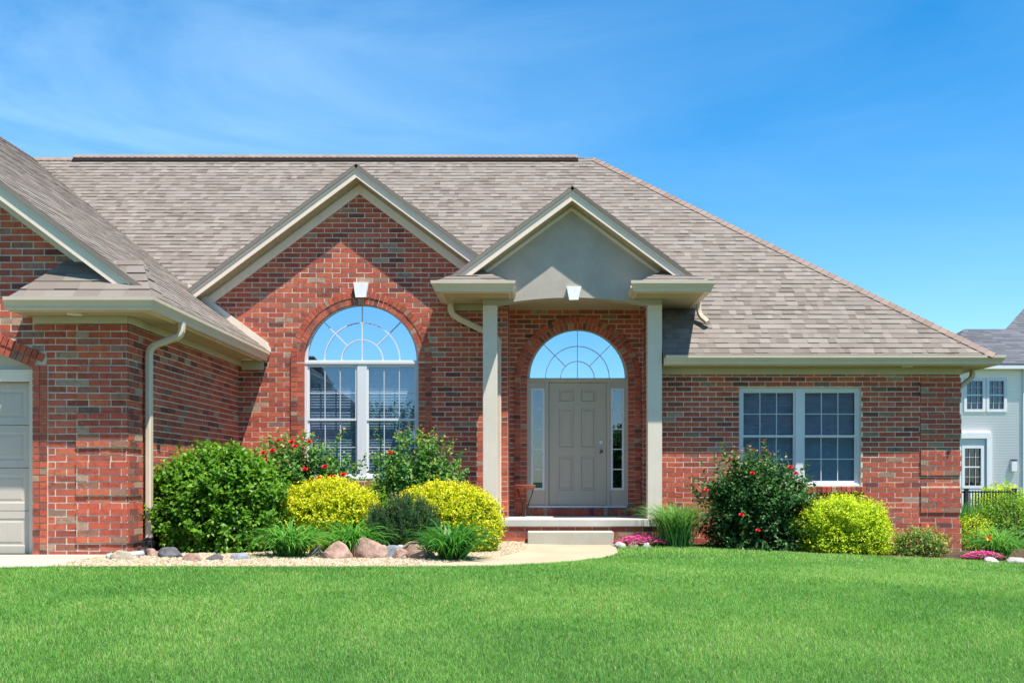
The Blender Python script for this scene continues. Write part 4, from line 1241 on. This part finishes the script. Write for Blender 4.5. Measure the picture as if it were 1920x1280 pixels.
# rocks
def rock_mat(name, a, b, c):
    t = NT(name)
    n = t.noise(7, 6, .7)
    col = t.ramp(n, [(.28, a), (.5, b), (.72, c)])
    return t.bsdf(col, .85, .2, bump=t.noise(22, 6, .7), bs=.6, bd=.03)
RM = {'pink': rock_mat('pink granite', (.17, .095, .070), (.34, .215, .165), (.47, .345, .285)), 'grey': rock_mat('grey stone', (.14, .15, .16), (.24, .26, .28), (.36, .38, .40)),
      'beige': rock_mat('beige stone', (.25, .21, .14), (.36, .31, .22), (.45, .40, .31)), 'dark': rock_mat('dark stone', (.05, .05, .055), (.10, .10, .11), (.17, .16, .16)),
      'pale': rock_mat('pale stone', (.30, .28, .25), (.42, .39, .36), (.52, .50, .47))}
def rock(label, x0, x1, ytop, ybot, mat, seed, name='rock', Y=None, group='boulders in the gravel bed'):
    import bmesh
    xm = (x0 + x1) / 2
    # stand it on the ground where its lower edge is seen
    yy = 11.8
    for _ in range(30):
        X = (xm - CX) * yy / F; yy = F * -terr1(X, yy) / (ybot - CY)
    yy = Y or yy
    s = F / yy; X = (xm - CX) / s; w = (x1 - x0) / s / 2 * 1.12; h = (ybot - ytop) / s * 1.15
    yc = yy + w * .55
    cz = terr1(X, yc)
    bm = bmesh.new(); bmesh.ops.create_icosphere(bm, subdivisions=4, radius=1)
    o_ = Vector((seed * 3.1, seed * 1.7, 0))
    rr_ = random.Random(seed)
    cuts = [(Vector((rr_.gauss(0, 1), rr_.gauss(0, 1), rr_.gauss(.2, .8))).normalized(), rr_.uniform(.62, .86)) for _ in range(13)]
    for v in bm.verts:
        p = v.co.copy()
        q = 1 + .30 * noise.noise(p * .9 + o_) + .14 * noise.noise(p * 2.3 + o_) + .05 * noise.noise(p * 6 + o_)
        # flattened facets
        cell = noise.cell_vector(Vector((round(p.x * 1.4), round(p.y * 1.4), round(p.z * 1.4))) + o_)
        q *= 1 + .05 * (cell.x - .5)
        for nn, dd in cuts:
            e = p.dot(nn) * q - dd
            if e > 0: q *= 1 - e * .85 / max(q, .3) * max(0, p.dot(nn))
        v.co = Vector((p.x * w * q, p.y * w * .75 * q, max(p.z * q, -.35) * h * .8))
    mxx = (max(v.co.x for v in bm.verts) - min(v.co.x for v in bm.verts)) / 2; cxx = (max(v.co.x for v in bm.verts) + min(v.co.x for v in bm.verts)) / 2
    for v in bm.verts: v.co.x = (v.co.x - cxx) * w / mxx
    top = max(v.co.z for v in bm.verts); sc = h / (top + .08 * h)
    for v in bm.verts:
        v.co.z *= sc
    me = bpy.data.meshes.new(name); bm.to_mesh(me); bm.free()
    me.polygons.foreach_set('use_smooth', [True] * len(me.polygons))
    o = new_obj(name, me, RM[mat]); o.location = (X, yc, cz + .12 * h)
    o.rotation_euler.z = random.uniform(-.3, .3)
    tag(o, label, 'rock', group)
rock('flat beige rock at the edge of the driveway', 205, 243, 1034, 1051, 'beige', 1)
rock('dark grey rock beside the drain pipe', 292, 336, 1029, 1047, 'dark', 2)
rock('small brownish rock below the left side of the green shrub', 338, 374, 1039, 1054, 'pink', 3)
rock('small dark rock under the middle of the green shrub', 386, 414, 1040, 1052, 'dark', 4)
rock('low grey brown rock under the right side of the green shrub', 430, 466, 1038, 1051, 'grey', 5)
rock('small pale rock left of the squarish pink boulder', 577, 603, 1024, 1042, 'pale', 6)
rock('squarish tan pink boulder, left of the largest boulder', 597, 656, 1020, 1049, 'pink', 7)
rock('largest pink boulder in the gravel bed', 656, 723, 1013, 1048, 'pink', 8)
rock('blue grey boulder between two pink boulders', 716, 756, 1017, 1039, 'grey', 9, Y=12.25)
rock('pink boulder rising right behind the blue grey boulder', 752, 800, 1011, 1040, 'pink', 10, Y=12.2)
rock('small round pinkish rock in front of the blue grey boulder', 735, 763, 1031, 1049, 'pink', 11)
rock('flat grey rock next to the small round pinkish rock', 768, 800, 1036, 1048, 'grey', 12)
rock('small whitish rock at the left of the dark daylily clump', 794, 816, 1034, 1047, 'pale', 13)
rock('pale rock peeping out behind the largest pink boulder', 706, 734, 1012, 1032, 'pale', 14, Y=12.4)
rock('whitish rock between the blue grey boulder and the pink boulder behind it', 742, 766, 1014, 1034, 'pale', 15, Y=12.45)
rock('brown stone tucked against the drain adapter', 268, 292, 1030, 1044, 'pink', 16)
for i, (a, b, lb) in enumerate(((1152, 1176, 'pale stone nearest the step at the lawn edge'), (1178, 1197, 'small pink tinted stone under the pink flowers'), (1202, 1222, 'pale stone under the right end of the pink flowers'))):
    rock(lb, a, b, 1013, 1023, 'pale' if i != 1 else 'pink', 20 + i, Y=14.9, group='edging stones by the pink flowers')
rock('flat pale stone at the lawn edge by the orange daylily', 1893, 1925, 1042, 1053, 'pale', 31, Y=13.9, group='edging stones at the right corner')
rock('pale stone under the pink flowers at the right house corner', 1848, 1876, 1043, 1053, 'pale', 32, Y=13.9, group='edging stones at the right corner')

# ------------------------------------------------------------------ right of the house
M['siding'] = None
t = NT('white lap siding')
sep = t.n('ShaderNodeSeparateXYZ'); t.l(t.pos(), sep.inputs[0])
fz = t.math('FRACT', t.math('MULTIPLY', sep.outputs[2], 1 / .115))
M['siding'] = t.bsdf(t.ramp(t.noise(.8, 4), [(.3, (.96, .86, .85)), (.7, (.98, .88, .87))]), .5, .3, bump=fz, bs=1.0, bd=.03)
M['nshingle'] = mat_shingle('grey shingle', [(.085, .09, .10), (.12, .125, .14), (.155, .16, .175), (.10, .10, .115)])
NY = 45.0; ns = F / NY
NH = thing('neighbour_house', 'white two storey house with grey roof behind the right corner', 'house', (26, NY, -1.1))
def nx(p): return (p - CX) / ns
def nz(p): return (CY - p) / ns
NWX = 18.2; NE = nz(692)
wins = [(nx(1810), nx(1844), nz(769), nz(712)), (nx(1852), nx(1884), nz(769), nz(712)), (nx(1806), nx(1841), nz(912), nz(838))]
mb = MB()
mb.prism([(NWX, -1.6), (31.5, -1.6), (31.5, NE + .1), (NWX, NE + .1)], [[(a, c), (b, c), (b, d), (a, d)] for a, b, c, d in wins], front(NY), 0, .2)
mb.box(NWX, NWX + .2, NY + .21, NY + 9, -1.6, NE + .1); mb.box(31.3, 31.5, NY + .21, NY + 9, -1.6, NE + .1)
mb.build('wall', M['siding'], NH)
bx('interior', M['dark'], (NWX + .3, 31, NY + 1.0, NY + 1.1, -1.5, NE), bevel=0, parent=NH)
for a, b, c, d in wins:
    f = MB(); f.prism([(a - .07, c - .07), (b + .07, c - .07), (b + .07, d + .07), (a - .07, d + .07)], [[(a + .05, c + .05), (b - .05, c + .05), (b - .05, d - .05), (a + .05, d - .05)]], front(NY), -.05, .1)
    zm = (c + d) / 2
    f.box(a + .05, b - .05, NY + .0, NY + .06, zm - .03, zm + .03)
    for i in (1, 2):
        x = a + (b - a) * i / 3; f.box(x - .007, x + .007, NY + .01, NY + .04, c + .05, d - .05)
    for z in ((c + zm) / 2, (d + zm) / 2): f.box(a + .05, b - .05, NY + .011, NY + .039, z - .007, z + .007)
    wn = f.build('window', M['white'], NH)
    p = MB(); p.box(a + .04, b - .04, NY + .065, NY + .07, c + .04, d - .04); p.build('pane', M['glass_dark'], wn)
m = MB(); a, b, c, d = wins[2]; m.prism([(nx(1795), nz(952)), (nx(1847), nz(952)), (nx(1847), nz(825)), (nx(1795), nz(825))], [[(a - .075, c - .075), (b + .075, c - .075), (b + .075, d + .075), (a - .075, d + .075)]], front(NY), -.03, -.003); m.build('door', M['white'], NH)
# cut-out look of the door: its window sits in front
bx('door_trim', M['white'], (nx(1848), nx(1858), NY - .14, NY - .002, -1.5, nz(822)), (nx(1790), nx(1858), NY - .14, NY - .002, nz(822) + .002, nz(811)), parent=NH)
lw = MB(); lw.box(nx(1893), nx(1903), NY - .2, NY - .04, nz(884), nz(863)); lo = lw.build('wall_light', M['white'], NH, bevel=.02)
bx('light_bracket', M['black'], (nx(1894), nx(1904.5), NY - .22, NY - .002, nz(862.5), nz(861)), parent=lo)
bx('fascia', M['white'], (NWX - .4, 32, NY - .45, NY - .42, NE - .03, NE + .2), parent=NH)
bx('soffit', M['white'], (NWX - .4, 32, NY - .419, NY - .001, NE + .09, NE + .11), parent=NH, bevel=0)
# downspout of the neighbour
bx('downspout', M['white'], (nx(1916), nx(1919), NY - .12, NY - .01, -1.4, NE), parent=NH)
def nsh(P): return shingle_roof('roof', P, NH, M['nshingle'], se=.28, wmin=.3, wmax=.9)
ez = NE + .18; ey = NY - .47
zt = nz(619) * 1.09; yt = ey + 4.2
nsh([[(NWX - .7, ey, ez), (32, ey, ez), (32, yt, zt), (nx(1803) * 1.09, yt, zt)],
     [(NWX - .7, ey, ez), (nx(1803) * 1.09, yt, zt), (NWX - .7, NY + 9, ez)]])
rx0 = nx(1868) * 1.09
nsh([[(rx0, yt - .2, zt - .25), (rx0 + 9, yt - .2, zt - .25), (rx0 + 9, yt + 6, zt + 3.3), (rx0 + 5.2, yt + 6, zt + 3.3)], [(rx0, yt - .2, zt - .25), (rx0 + 5.2, yt + 6, zt + 3.3), (rx0 + 3.6, yt + 8, zt - .25)]])

# black picket fence
FY = 27.0; fs = F / FY; fz0 = terr1(11, FY)
FN = thing('picket_fence', 'low black metal picket fence in front of the white house', 'fence', (12, FY, fz0))
x0, x1 = (1800 - CX) / fs, (1902 - CX) / fs; ft = (CY - 919) / fs
for i, x in enumerate((x0 - .8, (1812 - CX) / fs, x1)):
    mb = MB(); mb.box(x - .045, x + .045, FY - .045, FY + .045, fz0 - .05, ft + .03); mb.box(x - .055, x + .055, FY - .055, FY + .055, ft + .031, ft + .055); mb.build('post', M['black'], FN)
mb = MB(); mb.box(x0 - .8, x1, FY - .018, FY + .018, ft - .06, ft - .02); mb.box(x0 - .8, x1, FY - .018, FY + .018, fz0 + .08, fz0 + .12); mb.build('rail', M['black'], FN)
mb = MB(); x = x0 - .72
while x < x1 - .05:
    mb.box(x - .011, x + .011, FY - .011, FY + .011, fz0 + .03, ft + .0); x += .075
mb.build('pickets', M['black'], FN)['kind'] = 'stuff'

# plants beyond the right corner
shrub('yellow_green_shrub', 'yellow green shrub behind the black picket fence', 'shrub', (1883 - CX) / 69.6, 28.2, .75, .6, 1.05, 420, 10, (.06, .10), (.5, .7), LIME, 41, tinty, lump=.2, span=.25, wild=.15)
shrub('bushy_green_shrub', 'bright green bushy shrub at the right edge behind the orange daylily', 'shrub', 8.35, 17.9, .75, .6, .95, 800, 10, (.035, .06), (.45, .65), GREEN, 43, tintl, lump=.2, span=.2, wild=.1)
clump('ornamental_grass', 'dark feathery grass clump in front of the black picket fence', 'grass plant', 7.95, 19.3, 520, .95, .5, .013, 1.1, BLADE, r0=.2, tintr=(0, .5))
shrub('small_gold_shrub', 'small yellow green plant against the right brick corner', 'shrub', 7.12, 16.8, .28, .28, .62, 200, 9, (.03, .05), (.4, .6), LIME, 45, tintv, lump=.2, span=.16, wild=.1)
clump('orange_daylily', 'arching daylily clump with an orange bloom at the right edge of the photo', 'plant', 6.68, 14.95, 460, .72, .8, .018, 1.9, BLADE, tintr=(.4, 1))
dl = bpy.data.objects['orange_daylily']
c = Vector(at(1853, 1007, 14.7)); mb = MB(); mb.tube([(6.62, 14.9, terr1(6.6, 14.9)), (6.5, 14.8, -.95), tuple(c)], .005, 5); mb.build('stalk', GREEN, dl)
mb = MB()
for k in range(6):
    a = math.tau * k / 6; o1 = Vector((math.cos(a), -.4, math.sin(a))) * .055; sd = Vector((-math.sin(a), 0, math.cos(a))) * .018
    mb.face([c, c + o1 * .55 + sd, c + o1 + Vector((0, -.02, 0)), c + o1 * .55 - sd])
mb.build('bloom', mat_plain('orange petal', (.80, .30, .03), .5, .3), dl)

# ------------------------------------------------------------------ across the street (seen mirrored in the panes)
M['oshingle'] = mat_shingle('brown shingle', [(.10, .085, .075), (.14, .12, .105), (.17, .15, .13)])
M['osiding'] = mat_paint('tan siding', (.40, .36, .29), .7)
def across_house(label, x, y, w, zp, ze):
    z0 = terr1(x, y)
    o = thing('house', label, 'house', (x, y, z0))
    mb = MB(); mb.box(x - w, x + w, y - 8, y, z0 - .2, ze); mb.build('wall', M['osiding'], o)
    shingle_roof('roof', [[(x - w - .5, y + .5, ze), (x + w + .5, y + .5, ze), (x + 1.5, y - 4, zp), (x - 1.5, y - 4, zp)], [(x - w - .5, y - 8.5, ze), (x - w - .5, y + .5, ze), (x - 1.5, y - 4, zp)],
                          [(x + w + .5, y + .5, ze), (x + w + .5, y - 8.5, ze), (x + 1.5, y - 4, zp)], [(x + w + .5, y - 8.5, ze), (x - w - .5, y - 8.5, ze), (x - 1.5, y - 4, zp), (x + 1.5, y - 4, zp)]], o, M['oshingle'], se=.3, wmin=.5, wmax=1.0)
    for k in (-.6, 0, .6):
        f = MB(); f.box(x + k * w - .6, x + k * w + .6, y + .002, y + .06, z0 + .9, z0 + 2.2); f.build('window', M['dark'], o)
across_house('tan house across the street, mirrored in the arched window', -15.0, -24, 7, 6.6, 2.1)
across_house('tan house across the street, mirrored in the double window', 15.0, -27, 10, 9.5, 2.2)  # enlarged beyond its mirrored outline so the dark roof fills the panes' reflection
def across_tree(label, x, y, r, h, seed):
    z0 = terr1(x, y)
    o = thing('broadleaf_tree', label, 'tree', (x, y, z0))
    mb = MB(); mb.tube([(x, y, z0 - .1), (x + .05, y, z0 + h * .35), (x, y + .1, z0 + h * .8)], [.16, .12, .04], 8)
    for k in range(6):
        a = k * 1.05; mb.tube([(x, y, z0 + h * (.3 + .06 * k)), (x + r * .7 * math.cos(a), y + r * .7 * math.sin(a), z0 + h * (.5 + .06 * k))], [.06, .02], 6)
    mb.build('trunk', M['bark'], o)
    P, D, N, al, L, W, tip, ax, dep = shrub_leaves(x, y, z0 + h * .28, r, r, h * .72, 500, 12, (.16, .26), (.5, .7), seed=seed, span=.6, wild=.12, lump=.3)
    new_obj('crown', leaf_mesh('crown', P, D, N, L, W, np.clip(.3 + rng.normal(size=len(al)) * .15, 0, 1)), GREEN, o)
across_tree('bushy tree across the street, mirrored in the arched window', -8.0, -23, 2.3, 6.0, 61)
across_tree('tree across the street, mirrored in the sidelights of the door', 4.5, -26, 2.0, 5.2, 62)

# ------------------------------------------------------------------ grass
def make_grass():
    def field(n, y0, y1, hmin, hmax, w, xpad=0):
        y = y0 + (y1 - y0) * rng.random(n)
        x0, x1 = (-330 - CX) / F, (2250 - CX) / F
        x = (x0 + (x1 - x0) * rng.random(n)) * (y + .3)
        k = poly_inside(x, y, LAWN); x, y = x[k], y[k]
        return x, y, rng.uniform(hmin, hmax, len(x)), np.full(len(x), w)
    parts = [field(300000, 4.6, 7.6, .026, .046, .0026), field(290000, 7.6, 10.0, .026, .046, .0031), field(240000, 10.0, 12.6, .026, .046, .0040), field(115000, 12.4, 15.4, .026, .05, .0056)]
    x, y, h, w = (np.concatenate(q) for q in zip(*parts)); n = len(x)
    # patchy growth and colour
    def vn(s, o):
        gxn = 64; tab = np.random.default_rng(o).random((gxn, gxn))
        u, v = (x * s) % gxn, (y * s) % gxn; i, j = u.astype(int), v.astype(int); fu, fv = u - i, v - j
        fu = fu * fu * (3 - 2 * fu); fv = fv * fv * (3 - 2 * fv)
        i1, j1 = (i + 1) % gxn, (j + 1) % gxn
        return (tab[i, j] * (1 - fu) + tab[i1, j] * fu) * (1 - fv) + (tab[i, j1] * (1 - fu) + tab[i1, j1] * fu) * fv
    pat = .5 * vn(1.1, 1) + .3 * vn(3.1, 2) + .2 * vn(9, 3)
    h = h * (.8 + .4 * pat)
    z = terr(x, y)
    a = rng.uniform(0, math.tau, n); lean = np.abs(rng.normal(size=n)) * .6 + .25
    out = np.stack([np.cos(a), np.sin(a), np.zeros(n)], 1)
    b = a + rng.uniform(.9, 2.2, n); sd = np.stack([np.cos(b), np.sin(b), np.zeros(n)], 1) * (w / 2)[:, None]
    P = np.stack([x, y, z], 1); up_ = np.array([0, 0, 1.])
    m = P + up_ * (h * .6)[:, None] + out * (h * lean * .35)[:, None]
    tip = P + up_ * (h * (1 - .25 * np.clip(lean, 0, 1)))[:, None] + out * (h * lean)[:, None]
    V = np.stack([P + sd, P - sd, m + sd * .8, m - sd * .8, tip], 1).reshape(-1, 3)
    i = np.arange(n) * 5
    Q = np.stack([i, i + 1, i + 3, i + 2], 1); T = np.stack([i + 2, i + 3, i + 4], 1)
    p2 = np.clip((.45 * vn(.55, 7) + .35 * vn(1.7, 8) + .2 * vn(5, 9) - .5) * 2.2 + .5, 0, 1)
    tint = np.clip(.26 + .34 * p2 + rng.normal(size=n) * .17, 0, .93); tint[rng.random(n) < .022 * (1 + 1.5 * (p2 > .6))] = 1.0
    me = np_mesh('grass', V, faces_tri=T, faces_quad=Q, attr={'tint': np.repeat(tint, 5)})
    gm = mat_leaf('grass blade', [(0, (.062, .20, .040)), (.3, (.135, .355, .062)), (.65, (.235, .48, .090)), (.93, (.39, .56, .15)), (1, (.60, .54, .27))], .5, .42, .25)
    tag(new_obj('grass', me, gm), 'short mown green lawn grass in front of the house', 'grass', kind='stuff')
make_grass()

# ------------------------------------------------------------------ light, sky, camera
el = math.atan2(3.1, math.sqrt(2)); sun_to = Vector((1, -1, 3.1)).normalized()
sd = bpy.data.lights.new('sun', 'SUN'); sd.energy = 5.0; sd.angle = math.radians(.53); sd.color = (1, .94, .85)
so = bpy.data.objects.new('sun', sd); COL.objects.link(so); so.rotation_euler = sun_to.to_track_quat('Z', 'Y').to_euler(); so.location = (20, -20, 60)
W = bpy.data.worlds.new('World'); SC.world = W; W.use_nodes = True
nt = W.node_tree; nt.nodes.clear()
out = nt.nodes.new('ShaderNodeOutputWorld'); bg = nt.nodes.new('ShaderNodeBackground'); sky = nt.nodes.new('ShaderNodeTexSky')
sky.sky_type = 'NISHITA'; sky.sun_disc = False; sky.sun_elevation = el; sky.sun_rotation = math.radians(135)
sky.altitude = 200; sky.air_density = 1.0; sky.dust_density = .25; sky.ozone_density = 2.0
bg.inputs[1].default_value = .095
hs = nt.nodes.new('ShaderNodeHueSaturation'); hs.inputs['Hue'].default_value = .496; hs.inputs['Saturation'].default_value = 1.46; hs.inputs['Value'].default_value = 1.24
nt.links.new(sky.outputs[0], hs.inputs['Color'])
# thin cirrus, part of the sky dome
tc = nt.nodes.new('ShaderNodeTexCoord'); mp = nt.nodes.new('ShaderNodeMapping'); mp.inputs['Scale'].default_value = (1.2, 1.2, 5.0); mp.inputs['Rotation'].default_value = (0, .42, .2); mp.inputs['Location'].default_value = (.7, .2, .4)
nt.links.new(tc.outputs['Generated'], mp.inputs[0])
nz_ = nt.nodes.new('ShaderNodeTexNoise'); nz_.inputs['Scale'].default_value = 1.7; nz_.inputs['Detail'].default_value = 8; nz_.inputs['Roughness'].default_value = .60; nz_.inputs['Distortion'].default_value = .5
nt.links.new(mp.outputs[0], nz_.inputs['Vector'])
cr = nt.nodes.new('ShaderNodeValToRGB'); cr.color_ramp.elements[0].position = .38; cr.color_ramp.elements[0].color = (0, 0, 0, 1); cr.color_ramp.elements[1].position = .80; cr.color_ramp.elements[1].color = (.50, .50, .50, 1)
nt.links.new(nz_.outputs['Fac'], cr.inputs[0])
# more cirrus in the western half of the sky
sx = nt.nodes.new('ShaderNodeSeparateXYZ'); nt.links.new(tc.outputs['Generated'], sx.inputs[0])
mr = nt.nodes.new('ShaderNodeMapRange'); mr.inputs['From Min'].default_value = .15; mr.inputs['From Max'].default_value = -.42; mr.inputs['To Min'].default_value = .22; mr.inputs['To Max'].default_value = 1.0
nt.links.new(sx.outputs[0], mr.inputs['Value'])
mm = nt.nodes.new('ShaderNodeMath'); mm.operation = 'MULTIPLY'; nt.links.new(cr.outputs[0], mm.inputs[0]); nt.links.new(mr.outputs[0], mm.inputs[1])
cr_out = mm.outputs[0]
mx = nt.nodes.new('ShaderNodeMix'); mx.data_type = 'RGBA'
nt.links.new(cr_out, mx.inputs[0]); nt.links.new(hs.outputs[0], mx.inputs[6]); mx.inputs[7].default_value = (5.0, 7.0, 8.6, 1)
nt.links.new(mx.outputs[2], bg.inputs[0]); nt.links.new(bg.outputs[0], out.inputs[0])

cd = bpy.data.cameras.new('camera'); cam = bpy.data.objects.new('camera', cd); COL.objects.link(cam)
cam.location = (0, 0, 0); cam.rotation_euler = (math.pi / 2, 0, 0)
cd.sensor_width = 36; cd.lens = 36 * F / 1920
cd.shift_x = (960 - CX) / 1920; cd.shift_y = (CY - 640) / 1920
cd.clip_end = 2000
SC.camera = cam
SC.view_settings.view_transform = 'Standard'; SC.view_settings.look = 'None'; SC.view_settings.exposure = .88; SC.view_settings.gamma = 1
SC.cycles.max_bounces = 8; SC.cycles.diffuse_bounces = 4; SC.cycles.transparent_max_bounces = 12
SC.cycles.use_denoising = True
